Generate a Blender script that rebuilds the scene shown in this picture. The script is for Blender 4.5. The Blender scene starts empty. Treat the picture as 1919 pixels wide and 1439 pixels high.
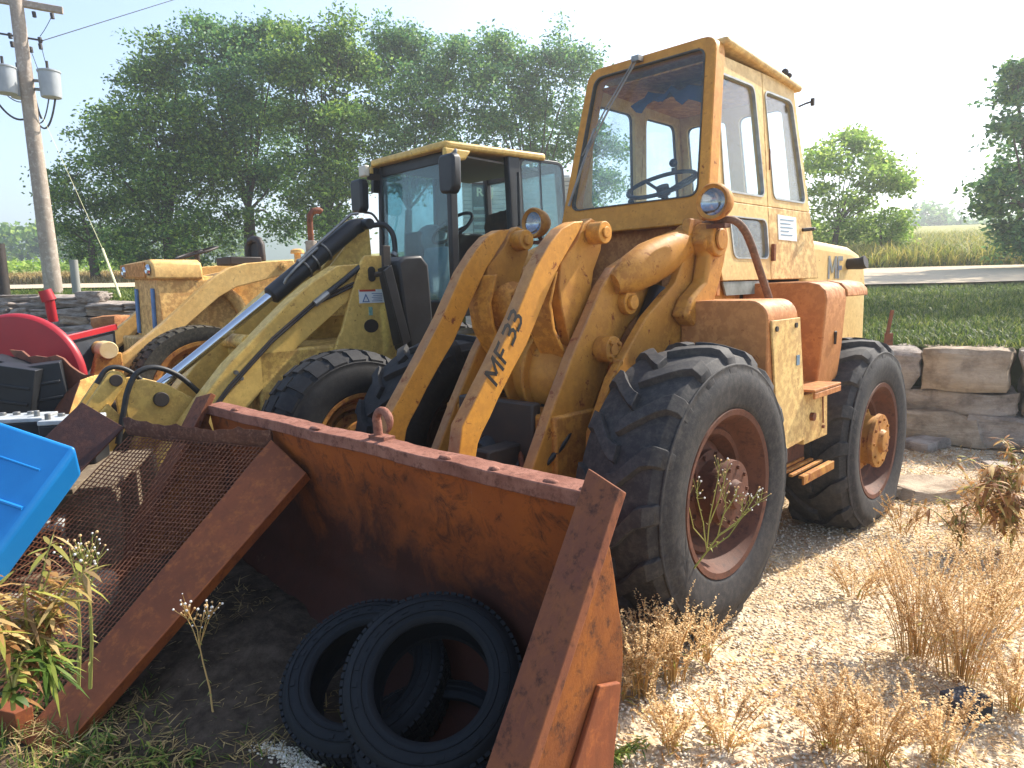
import bpy, bmesh, math, random
import numpy as np
from mathutils import Vector, Matrix, noise
SC = bpy.context.scene
COL = SC.collection
rnd = random.Random(7)
PI = math.pi

# ------------------------------------------------------------------ camera
PW, PH, FPX = 1919.0, 1439.0, 1305.3
PITCH, ROLL, EYE = 0.142, -0.020, 1.513
cf = Vector((0, math.cos(PITCH), -math.sin(PITCH)))
cu0 = Vector((0, math.sin(PITCH), math.cos(PITCH)))
cr0 = Vector((1, 0, 0))
cr = math.cos(ROLL) * cr0 + math.sin(ROLL) * cu0
cu = -math.sin(ROLL) * cr0 + math.cos(ROLL) * cu0
cd = bpy.data.cameras.new('camera')
cam = bpy.data.objects.new('camera', cd)
COL.objects.link(cam)
M = Matrix((cr, cu, -cf)).transposed().to_4x4()
M.translation = Vector((0, 0, EYE))
cam.matrix_world = M
cd.sensor_width = 36
cd.lens = FPX / PW * 36
cd.clip_end = 4000
cd.clip_start = 0.05
SC.camera = cam

# ------------------------------------------------------------------ light
SUN_AZ = math.radians(56)      # clockwise from +Y
SUN_EL = math.radians(42)
w = bpy.data.worlds.new('World')
SC.world = w
w.use_nodes = True
nt = w.node_tree
bg = nt.nodes['Background']
sky = nt.nodes.new('ShaderNodeTexSky')
sky.sky_type = 'NISHITA'
sky.sun_disc = False
sky.sun_elevation = SUN_EL
sky.sun_rotation = SUN_AZ
sky.air_density = 1.0
sky.dust_density = 1.3
sky.ozone_density = 1.2
nt.links.new(sky.outputs[0], bg.inputs[0])
bg.inputs[1].default_value = 0.14
sd = Vector((math.sin(SUN_AZ) * math.cos(SUN_EL), math.cos(SUN_AZ) * math.cos(SUN_EL), math.sin(SUN_EL)))
sl = bpy.data.lights.new('sun', 'SUN')
sl.energy = 4.8
sl.angle = math.radians(0.6)
sl.color = (1.0, 0.93, 0.82)
so = bpy.data.objects.new('sun', sl)
so.rotation_euler = sd.to_track_quat('Z', 'Y').to_euler()
so.location = (20, 20, 30)
COL.objects.link(so)
SC.view_settings.view_transform = 'Standard'
SC.view_settings.look = 'None'
SC.view_settings.gamma = 1
SC.view_settings.use_curve_mapping = False
SC.view_settings.exposure = 1.2
try:
    SC.cycles.max_bounces = 6
    SC.cycles.transparent_max_bounces = 12
    SC.cycles.diffuse_bounces = 3
    SC.cycles.glossy_bounces = 3
except Exception:
    pass


def at(u, v, Y):
    """world point seen at photo pixel (u, v) at forward distance Y"""
    d = cf * FPX + cr * (u - PW / 2) + cu * (PH / 2 - v)
    return Vector((0, 0, EYE)) + d * (Y / d.y)


# ------------------------------------------------------------------ tagging
def tag(o, label=None, cat=None, group=None, kind=None):
    if label: o['label'] = label
    if cat: o['category'] = cat
    if group: o['group'] = group
    if kind: o['kind'] = kind
    return o


def thing(name, label, cat, mat=None, group=None):
    o = bpy.data.objects.new(name, None)
    o.empty_display_size = 0.2
    COL.objects.link(o)
    if mat is not None: o.matrix_world = mat
    return tag(o, label, cat, group)


def link(name, me, mats, parent=None):
    o = bpy.data.objects.new(name, me)
    if not isinstance(mats, (list, tuple)): mats = [mats]
    if len(me.materials) == 0:
        for m in mats: me.materials.append(m)
    COL.objects.link(o)
    if parent is not None: o.parent = parent
    return o


def smooth(me, ang=40):
    me.shade_smooth()
    me.set_sharp_from_angle(angle=math.radians(ang))


class MB:
    def __init__(s):
        s.v = []
        s.f = []

    def add(s, vs, fs):
        n = len(s.v)
        s.v.extend([tuple(p) for p in vs])
        s.f.extend([tuple(i + n for i in f) for f in fs])
        return s

    def box(s, c, d, R=None):
        c = Vector(c)
        vs = []
        for x in (-.5, .5):
            for y in (-.5, .5):
                for z in (-.5, .5):
                    p = Vector((x * d[0], y * d[1], z * d[2]))
                    if R: p = R @ p
                    vs.append(c + p)
        return s.add(vs, [(0, 1, 3, 2), (4, 6, 7, 5), (0, 4, 5, 1), (2, 3, 7, 6), (0, 2, 6, 4), (1, 5, 7, 3)])

    def bar(s, p0, p1, w, h, up=(0, 0, 1)):
        p0 = Vector(p0); p1 = Vector(p1)
        d = (p1 - p0).normalized()
        sd_ = d.cross(Vector(up))
        if sd_.length < 1e-4: sd_ = d.cross(Vector((0, 1, 0)))
        sd_.normalize()
        u_ = sd_.cross(d).normalized()
        vs = []
        for p in (p0, p1):
            for a, b in ((-1, -1), (1, -1), (1, 1), (-1, 1)):
                vs.append(p + sd_ * a * w / 2 + u_ * b * h / 2)
        return s.add(vs, [(0, 1, 2, 3), (7, 6, 5, 4), (0, 4, 5, 1), (1, 5, 6, 2), (2, 6, 7, 3), (3, 7, 4, 0)])

    def prism(s, pts, ax, a, b):
        """polygon pts in the plane perpendicular to axis ax, extruded a..b"""
        n = len(pts)
        def mk(p, t):
            if ax == 0: return (t, p[0], p[1])
            if ax == 1: return (p[0], t, p[1])
            return (p[0], p[1], t)
        vs = [mk(p, a) for p in pts] + [mk(p, b) for p in pts]
        fs = [tuple(range(n)), tuple(range(2 * n - 1, n - 1, -1))]
        for i in range(n):
            j = (i + 1) % n
            fs.append((i, i + n, j + n, j))
        return s.add(vs, fs)

    def slab(s, pts, th):
        """3D planar polygon given a thickness along its normal"""
        P = [Vector(p) for p in pts]
        nrm = Vector((0, 0, 0))
        for i in range(len(P)):
            nrm += P[i].cross(P[(i + 1) % len(P)])
        nrm.normalize()
        n = len(P)
        vs = P + [p - nrm * th for p in P]
        fs = [tuple(range(n)), tuple(range(2 * n - 1, n - 1, -1))]
        for i in range(n):
            j = (i + 1) % n
            fs.append((i, i + n, j + n, j))
        return s.add(vs, fs)

    def tube(s, path, r, n=10, cap=True):
        P = [Vector(p) for p in path]
        if not isinstance(r, (list, tuple)): r = [r] * len(P)
        base = len(s.v)
        prev = None
        for i, p in enumerate(P):
            t = (P[min(i + 1, len(P) - 1)] - P[max(i - 1, 0)])
            if t.length < 1e-9: t = Vector((0, 0, 1))
            t.normalize()
            if prev is None:
                a = t.cross(Vector((0, 0, 1)))
                if a.length < 1e-3: a = t.cross(Vector((0, 1, 0)))
            else:
                a = prev - t * prev.dot(t)
            a.normalize()
            prev = a
            b = t.cross(a)
            for k in range(n):
                th = 2 * PI * k / n
                s.v.append(tuple(p + (a * math.cos(th) + b * math.sin(th)) * r[i]))
        for i in range(len(P) - 1):
            for k in range(n):
                q = base + i * n
                s.f.append((q + k, q + (k + 1) % n, q + n + (k + 1) % n, q + n + k))
        if cap:
            s.f.append(tuple(base + k for k in range(n - 1, -1, -1)))
            s.f.append(tuple(base + (len(P) - 1) * n + k for k in range(n)))
        return s

    def cyl(s, p0, p1, r, n=20, r1=None):
        return s.tube([p0, p1], [r, r if r1 is None else r1], n)

    def lathe(s, prof, c, ax=0, sgn=1, n=48, a0=0):
        """prof: list of (h, r) along axis"""
        base = len(s.v)
        c = Vector(c)
        for h, r in prof:
            for k in range(n):
                t = 2 * PI * k / n + a0
                x, y = r * math.cos(t), r * math.sin(t)
                h_ = h * sgn
                q = {0: (h_, x, y), 1: (x, h_, y), 2: (x, y, h_)}[ax]
                s.v.append(tuple(c + Vector(q)))
        m = len(prof)
        for i in range(m - 1):
            for k in range(n):
                a = base + i * n + k; b = base + i * n + (k + 1) % n
                s.f.append((a, b, b + n, a + n))
        return s

    def sphere(s, c, r, n=12, m=8, sc=(1, 1, 1)):
        prof = []
        for i in range(m + 1):
            t = PI * i / m
            prof.append((-math.cos(t), max(math.sin(t), 1e-3)))
        base = len(s.v)
        s.lathe([(h * r * sc[2], q * r) for h, q in prof], c, 2, 1, n)
        for i in range(base, len(s.v)):
            v = Vector(s.v[i]) - Vector(c)
            s.v[i] = (c[0] + v.x * sc[0], c[1] + v.y * sc[1], c[2] + v.z)
        return s

    def frame(s, outer, inner, th, nrm):
        """closed ring between two equal length 3D loops, given thickness"""
        n = len(outer)
        nv = Vector(nrm).normalized() * th
        vs = [Vector(p) for p in outer] + [Vector(p) for p in inner]
        vs += [p + nv for p in vs]
        fs = []
        for i in range(n):
            j = (i + 1) % n
            fs.append((i, j, n + j, n + i))
            fs.append((2 * n + i, 3 * n + i, 3 * n + j, 2 * n + j))
            fs.append((i, 2 * n + i, 2 * n + j, j))
            fs.append((n + i, n + j, 3 * n + j, 3 * n + i))
        return s.add(vs, fs)

    def build(s, name, mat, parent=None, bev=0, sm=40, seg=2, label=None, mat2=None, pick=None):
        me = bpy.data.meshes.new(name)
        me.from_pydata(s.v, [], s.f)
        bm = bmesh.new(); bm.from_mesh(me)
        bmesh.ops.remove_doubles(bm, verts=bm.verts, dist=1e-6)
        bmesh.ops.recalc_face_normals(bm, faces=bm.faces)
        bm.to_mesh(me); bm.free()
        if sm: smooth(me, sm)
        o = link(name, me, [mat, mat2] if mat2 else mat, parent)
        if mat2:
            for p in me.polygons:
                if pick(p.normal): p.material_index = 1
        if bev:
            m = o.modifiers.new('bevel', 'BEVEL')
            m.width = bev; m.segments = seg; m.limit_method = 'ANGLE'; m.angle_limit = math.radians(38)
            m.harden_normals = False
        if label: o['label'] = label
        return o


def each(mb, name, mat, parent=None, bev=0, per=1):
    # build every shell of the collector as a part of its own (per = shells grouped together)
    adj = {}
    def find(a):
        while adj.setdefault(a, a) != a: a = adj[a]
        return a
    for f in mb.f:
        r = find(f[0])
        for i in f[1:]:
            q = find(i)
            if q != r: adj[q] = r
    groups = {}
    for f in mb.f: groups.setdefault(find(f[0]), []).append(f)
    gs = list(groups.values()); out = []
    for k in range(0, len(gs), per):
        fs = [f for g in gs[k:k + per] for f in g]
        idx = sorted({i for f in fs for i in f}); mp = {i: j for j, i in enumerate(idx)}
        m = MB(); m.v = [mb.v[i] for i in idx]; m.f = [tuple(mp[i] for i in f) for f in fs]
        out.append(m.build(name, mat, parent, bev))
    return out


def raw(name, V, F, mat, parent=None, sm=0, tris=True):
    """fast mesh from numpy arrays, F of uniform size"""
    V = np.asarray(V, np.float32); F = np.asarray(F, np.int32)
    k = F.shape[1]
    me = bpy.data.meshes.new(name)
    me.vertices.add(len(V)); me.vertices.foreach_set('co', V.ravel())
    me.loops.add(F.size); me.loops.foreach_set('vertex_index', F.ravel())
    me.polygons.add(len(F)); me.polygons.foreach_set('loop_start', np.arange(0, F.size, k, dtype=np.int32))
    me.update(calc_edges=True)
    me.validate()
    if sm: smooth(me, sm)
    return link(name, me, mat, parent)


def cm(path, k=5):
    """smooth Catmull-Rom path"""
    P = [Vector(p) for p in path]
    P = [P[0] * 2 - P[1]] + P + [P[-1] * 2 - P[-2]]
    o = []
    for i in range(1, len(P) - 2):
        a, b, c, d = P[i - 1:i + 3]
        for j in range(k):
            t = j / k
            o.append(.5 * ((2 * b) + (c - a) * t + (2 * a - 5 * b + 4 * c - d) * t * t + (3 * b - a - 3 * c + d) * t ** 3))
    return o + [P[-2]]


def rrect(c00, c10, c11, c01, r, n=5, inset=0.0):
    """rounded loop inside a 3D quad; r and inset in metres"""
    C = [Vector(c) for c in (c00, c10, c11, c01)]
    if inset:
        Q = []
        for i in range(4):
            a = (C[(i + 1) % 4] - C[i]).normalized(); b = (C[i - 1] - C[i]).normalized()
            sn = max(a.cross(b).length, .2)
            Q.append(C[i] + (a + b) * inset / sn)
        C = Q
    out = []
    for i in range(4):
        p = C[i]; a = (C[i - 1] - p).normalized(); b = (C[(i + 1) % 4] - p).normalized()
        for k in range(n + 1):
            t = k / n
            out.append(p + a * r * (1 - t) ** 2 + b * r * t ** 2)
    return out


def crect(c00, c10, c11, c01, n=5):
    """sharp-cornered loop with as many points as rrect"""
    out = []
    for c in (c00, c10, c11, c01):
        out += [Vector(c)] * (n + 1)
    return out


# ------------------------------------------------------------------ materials
def S(h):
    r, g, b = [int(h[i:i + 2], 16) / 255 for i in (0, 2, 4)]
    f = lambda c: c / 12.92 if c <= .04045 else ((c + .055) / 1.055) ** 2.4
    return (f(r), f(g), f(b), 1)


class MT:
    def __init__(s, name):
        s.m = bpy.data.materials.new(name)
        s.m.use_nodes = True
        s.nt = s.m.node_tree
        s.p = s.nt.nodes['Principled BSDF']
        s.out = s.nt.nodes['Material Output']
        s.tc = s.nt.nodes.new('ShaderNodeTexCoord')

    def n(s, t, **k):
        o = s.nt.nodes.new(t)
        for a, b in k.items():
            if a.startswith('i_'):
                key = a[2:]
                key = int(key) if key.isdigit() else key
                o.inputs[key].default_value = b
            else: setattr(o, a, b)
        return o

    def l(s, a, b): s.nt.links.new(a, b)

    def noise(s, scale, detail=6, rough=.6, dist=0, coord='Object', stretch=None):
        o = s.n('ShaderNodeTexNoise')
        o.inputs['Scale'].default_value = scale; o.inputs['Detail'].default_value = detail
        o.inputs['Roughness'].default_value = rough; o.inputs['Distortion'].default_value = dist
        if stretch:
            mp = s.n('ShaderNodeMapping'); mp.inputs['Scale'].default_value = stretch
            s.l(s.tc.outputs[coord], mp.inputs[0]); s.l(mp.outputs[0], o.inputs['Vector'])
        else: s.l(s.tc.outputs[coord], o.inputs['Vector'])
        return o.outputs['Fac']

    def ramp(s, fac, a, b, ca=(0, 0, 0, 1), cb=(1, 1, 1, 1)):
        r = s.n('ShaderNodeValToRGB')
        r.color_ramp.elements[0].position = a; r.color_ramp.elements[1].position = b
        r.color_ramp.elements[0].color = ca; r.color_ramp.elements[1].color = cb
        s.l(fac, r.inputs[0])
        return r.outputs[0]

    def mix(s, fac, a, b, mode='MIX'):
        m = s.n('ShaderNodeMix', data_type='RGBA', blend_type=mode)
        for sock, v in ((m.inputs[0], fac), (m.inputs[6], a), (m.inputs[7], b)):
            if hasattr(v, 'links'): s.l(v, sock)
            else: sock.default_value = v
        return m.outputs[2]

    def math(s, op, a, b):
        m = s.n('ShaderNodeMath', operation=op)
        for sock, v in ((m.inputs[0], a), (m.inputs[1], b)):
            if hasattr(v, 'links'): s.l(v, sock)
            else: sock.default_value = v
        return m.outputs[0]

    def bump(s, h, strength=.3, dist=.01):
        b = s.n('ShaderNodeBump')
        b.inputs['Strength'].default_value = strength; b.inputs['Distance'].default_value = dist
        s.l(h, b.inputs['Height']); s.l(b.outputs[0], s.p.inputs['Normal'])

    def col(s, c): 
        if hasattr(c, 'links'): s.l(c, s.p.inputs['Base Color'])
        else: s.p.inputs['Base Color'].default_value = c
        return s

    def set(s, **k):
        for a, b in k.items(): s.p.inputs[a.replace('_', ' ')].default_value = b
        return s


def paint(name, c1, c2, rust=.36, rough=.5, rustc='5a2c18', scale=2.5, metal=0, edge=.55, dirt='6b5236'):
    m = MT(name)
    base = m.mix(m.ramp(m.noise(scale, 8, .6), .38, .62), S(c1), S(c2))
    base = m.mix(m.math('MULTIPLY', m.ramp(m.noise(scale * 3, 8, .7, .4, stretch=(1, 1, .25)), .5, .72), .12), base, S(dirt))
    fine = m.ramp(m.noise(70, 3, .6), .62, .72)
    spots = m.ramp(m.noise(13, 12, .72, .3), 1 - rust, 1 - rust + .06)
    big = m.ramp(m.noise(scale * 1.3, 10, .7, .6), 1 - rust - .02, 1 - rust + .1)
    geo = m.n('ShaderNodeNewGeometry')
    pt = m.math('MULTIPLY', m.ramp(geo.outputs['Pointiness'], .51, .58), m.ramp(m.noise(22, 6, .7), .42, .55))
    scr = m.ramp(m.noise(34, 6, .7, 2.5, stretch=(1, .22, 1)), .66, .69)
    chips = m.ramp(m.noise(26, 4, .5, .8), .675, .69)
    msk = m.math('MAXIMUM', spots, m.math('MULTIPLY', fine, .45))
    msk = m.math('MAXIMUM', msk, m.math('MAXIMUM', m.math('MULTIPLY', scr, .35), m.math('MULTIPLY', chips, .6)))
    msk = m.math('MAXIMUM', msk, m.math('MULTIPLY', big, .45))
    msk = m.math('MAXIMUM', msk, m.math('MULTIPLY', pt, edge))
    rc = m.mix(m.noise(30, 6, .7), S(rustc), S('8a4a28'))
    m.col(m.mix(msk, base, rc))
    m.l(m.math('ADD', m.math('MULTIPLY', msk, .35), rough), m.p.inputs['Roughness'])
    m.bump(m.math('ADD', m.math('MULTIPLY', m.noise(40, 8, .7), .6), m.math('MULTIPLY', msk, -.5)), .22, .004)
    m.set(Specular_IOR_Level=.28)
    return m.m


def rusty(name, c1, c2, c3, sc=4, rough=.75, bump=.35):
    m = MT(name)
    a = m.mix(m.ramp(m.noise(sc, 10, .65, .5), .36, .64), S(c1), S(c2))
    a = m.mix(m.ramp(m.noise(sc * 6, 10, .75), .5, .66), a, S(c3))
    a = m.mix(m.math('MULTIPLY', m.ramp(m.noise(sc * 3, 8, .7, 1, stretch=(3, 3, .3)), .52, .62), .6), a, S(c2))
    m.col(a)
    m.set(Roughness=rough, Specular_IOR_Level=.3)
    m.bump(m.noise(sc * 14, 10, .75), bump, .006)
    return m.m


def plain(name, c, rough=.6, c2=None, sc=8, metal=0, bump=0, spec=.4):
    m = MT(name)
    m.col(m.mix(m.ramp(m.noise(sc, 6, .6), .35, .65), S(c), S(c2)) if c2 else S(c))
    m.set(Roughness=rough, Metallic=metal, Specular_IOR_Level=spec)
    if bump: m.bump(m.noise(sc * 8, 6, .7), bump, .004)
    return m.m


def rubber(name, c1='1c1c1d', c2='4a4743', dust='8b8175', amt=.5):
    m = MT(name)
    a = m.mix(m.ramp(m.noise(2.2, 10, .7), .3, .75), S(c1), S(c2))
    a = m.mix(m.math('MULTIPLY', m.ramp(m.noise(30, 10, .8), .45, .85), amt * .6), a, S(dust))
    m.col(a); m.set(Roughness=.72, Specular_IOR_Level=.3)
    m.bump(m.noise(45, 8, .7), .3, .004)
    return m.m


def glassy(name, tint='f2f7f8', refl=.10, dust=.12, dustc='c3cfd2', dsc=3):
    m = MT(name)
    tr = m.n('ShaderNodeBsdfTransparent'); tr.inputs[0].default_value = S(tint)
    gl = m.n('ShaderNodeBsdfGlossy'); gl.inputs['Roughness'].default_value = .03
    gl.inputs[0].default_value = (1, 1, 1, 1)
    df = m.n('ShaderNodeBsdfDiffuse'); df.inputs[0].default_value = S(dustc)
    tl = m.n('ShaderNodeBsdfTranslucent'); tl.inputs[0].default_value = S(dustc)
    ad = m.n('ShaderNodeMixShader'); ad.inputs[0].default_value = .5
    m.l(df.outputs[0], ad.inputs[1]); m.l(tl.outputs[0], ad.inputs[2])
    fr = m.n('ShaderNodeLayerWeight'); fr.inputs[0].default_value = .5
    f = m.math('ADD', m.math('MULTIPLY', m.math('POWER', fr.outputs['Facing'], 4.0), .55), refl * .5)
    m1 = m.n('ShaderNodeMixShader'); m.l(f, m1.inputs[0]); m.l(tr.outputs[0], m1.inputs[1]); m.l(gl.outputs[0], m1.inputs[2])
    m2 = m.n('ShaderNodeMixShader')
    m.l(m.math('MULTIPLY', m.ramp(m.noise(dsc, 10, .7, .5), .3, .8), dust * 2), m2.inputs[0])
    m.l(m1.outputs[0], m2.inputs[1]); m.l(ad.outputs[0], m2.inputs[2])
    m.l(m2.outputs[0], m.out.inputs[0])
    return m.m


def leafy(name, cols, trans=.45, rough=.5):
    m = MT(name)
    g = m.n('ShaderNodeNewGeometry')
    r = m.n('ShaderNodeValToRGB')
    e = r.color_ramp.elements
    for i, c in enumerate(cols):
        x = i / (len(cols) - 1)
        if i == 0: e[0].position = 0; e[0].color = S(c)
        elif i == len(cols) - 1: e[-1].position = 1; e[-1].color = S(c)
        else:
            q = e.new(x); q.color = S(c)
    m.l(g.outputs['Random Per Island'], r.inputs[0])
    c = m.mix(m.ramp(m.noise(.6, 3, .5), .3, .7), r.outputs[0], m.mix(1.0, r.outputs[0], (1.35, 1.3, .9, 1), 'MULTIPLY'))
    m.l(c, m.p.inputs['Base Color']); m.set(Roughness=rough, Specular_IOR_Level=.25)
    tl = m.n('ShaderNodeBsdfTranslucent'); m.l(c, tl.inputs[0])
    mx = m.n('ShaderNodeMixShader'); mx.inputs[0].default_value = trans
    m.l(m.p.outputs[0], mx.inputs[1]); m.l(tl.outputs[0], mx.inputs[2])
    m.l(mx.outputs[0], m.out.inputs[0])
    return m.m


MAT = {}
MAT['arm'] = paint('ochre_paint', 'd0923a', 'c48632', .40, .5, '5e2d1a', 2.5)
MAT['armD'] = paint('ochre_paint_worn', 'c08838', 'b27a32', .41, .5, '5e2d1a', 2.2)
MAT['armedge'] = paint('ochre_paint_rusted_edge', 'b5834c', '9c7450', .43, .6, '75503c', 5)
MAT['cab'] = paint('pale_yellow_paint', 'e0c07e', 'd8b470', .31, .45, '7a4526', 2.0)
MAT['fender'] = paint('faded_orange_paint', 'c0854e', 'b87c48', .32, .5, '6b3822', 2.0)
MAT['l2'] = paint('cream_yellow_paint', 'deba68', 'd4ae5c', .30, .4, '6b4a28', 2.0)
MAT['l3'] = paint('old_cream_paint', 'e6be76', 'deb066', .29, .5, '7a4a28', 2.6)
MAT['rust'] = rusty('rust', '6e4030', '86502f', '45281c')
MAT['rustbeam'] = rusty('rust_beam', '86492a', '6e3d26', '9c5a2e', 3, .75, .25)
MAT['rustlip'] = rusty('rust_lip', '9a6a58', '7c4e3e', '5a3428', 6, .8, .5)
m = MT('bucket_rust_shaded')
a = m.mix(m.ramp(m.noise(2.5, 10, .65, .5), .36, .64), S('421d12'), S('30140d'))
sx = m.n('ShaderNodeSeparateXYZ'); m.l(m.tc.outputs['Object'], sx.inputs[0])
pk = m.ramp(m.math('ADD', m.math('MULTIPLY', sx.outputs[2], .75), m.math('MULTIPLY', m.noise(3.2, 10, .7, .4), .75)), .72, 1.05)  # paint remnants near the lip; shade of the lower interior painted in
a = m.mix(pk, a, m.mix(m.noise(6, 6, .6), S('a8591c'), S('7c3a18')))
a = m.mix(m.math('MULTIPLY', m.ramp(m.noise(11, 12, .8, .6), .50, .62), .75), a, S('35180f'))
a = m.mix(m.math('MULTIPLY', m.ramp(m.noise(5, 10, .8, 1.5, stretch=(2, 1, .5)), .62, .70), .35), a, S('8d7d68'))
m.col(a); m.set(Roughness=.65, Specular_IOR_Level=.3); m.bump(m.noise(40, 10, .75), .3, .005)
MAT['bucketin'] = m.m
MAT['bucketside'] = rusty('bucket_side', '96581e', '6e3c1e', '402418', 3.5, .7, .45)
MAT['rimrust'] = rusty('rim_rust', '683f2d', '553325', '40261c', 5, .7, .2)
MAT['rimyel'] = paint('rim_yellow', 'c08a3c', 'a87236', .45, .55, '5e3420', 4)
MAT['rubber'] = rubber('tyre_rubber', '1b1b1d', '3c3a3b', '857c70', .6)
MAT['rubber_far'] = rubber('tyre_rubber_dark', '151517', '2c2b2b', '6b655c', .35)
MAT['rubber_mud'] = rubber('tyre_rubber_muddy', '201f1d', '4a443a', '9a8f70', .8)
MAT['rubber_car'] = rubber('car_tyre_rubber', '0c0f13', '14191f', '242a31', .2)
MAT['black'] = plain('black_plastic', '17181b', .45, '242629', 6)
MAT['dark'] = plain('dark_metal', '2b2724', .6, '3a2f28', 8, bump=.2)
MAT['hose'] = plain('hose_rubber', '1b1c1e', .5, '2b2b2a', 20)
MAT['chrome'] = plain('chromed_rod', 'c8ccd2', .18, metal=1)
MAT['steel'] = plain('grey_steel', '8d8d8a', .45, '6f6c68', 12, metal=.6)
MAT['white'] = plain('white_print', 'd8dcda', .6)
MAT['lens'] = glassy('lamp_lens', 'e6eef4', .25, .05)
MAT['glass'] = glassy('cab_glass', 'f3f8fa', .05, .07)
MAT['glass2'] = glassy('cab_glass_tinted', 'd0e6ea', .10, .14, 'b4ccd2')
MAT['red'] = plain('red_paint', 'a8242c', .4, '98202a', 4)
MAT['blue'] = plain('blue_plastic', '1577bd', .42, '2486c8', 2.2, bump=.12)
MAT['ink'] = plain('black_lettering', '1d1a17', .6)
MAT['inkblue'] = plain('faded_blue_lettering', '5a6478', .6, '8a8876', 6)
MAT['rubberseal'] = plain('window_seal', '3b3a36', .6, '55534c', 20)
MAT['chromeseal'] = plain('bright_window_seal', 'a8aaa6', .4, '8b8d8a', 20, metal=.4)
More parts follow.
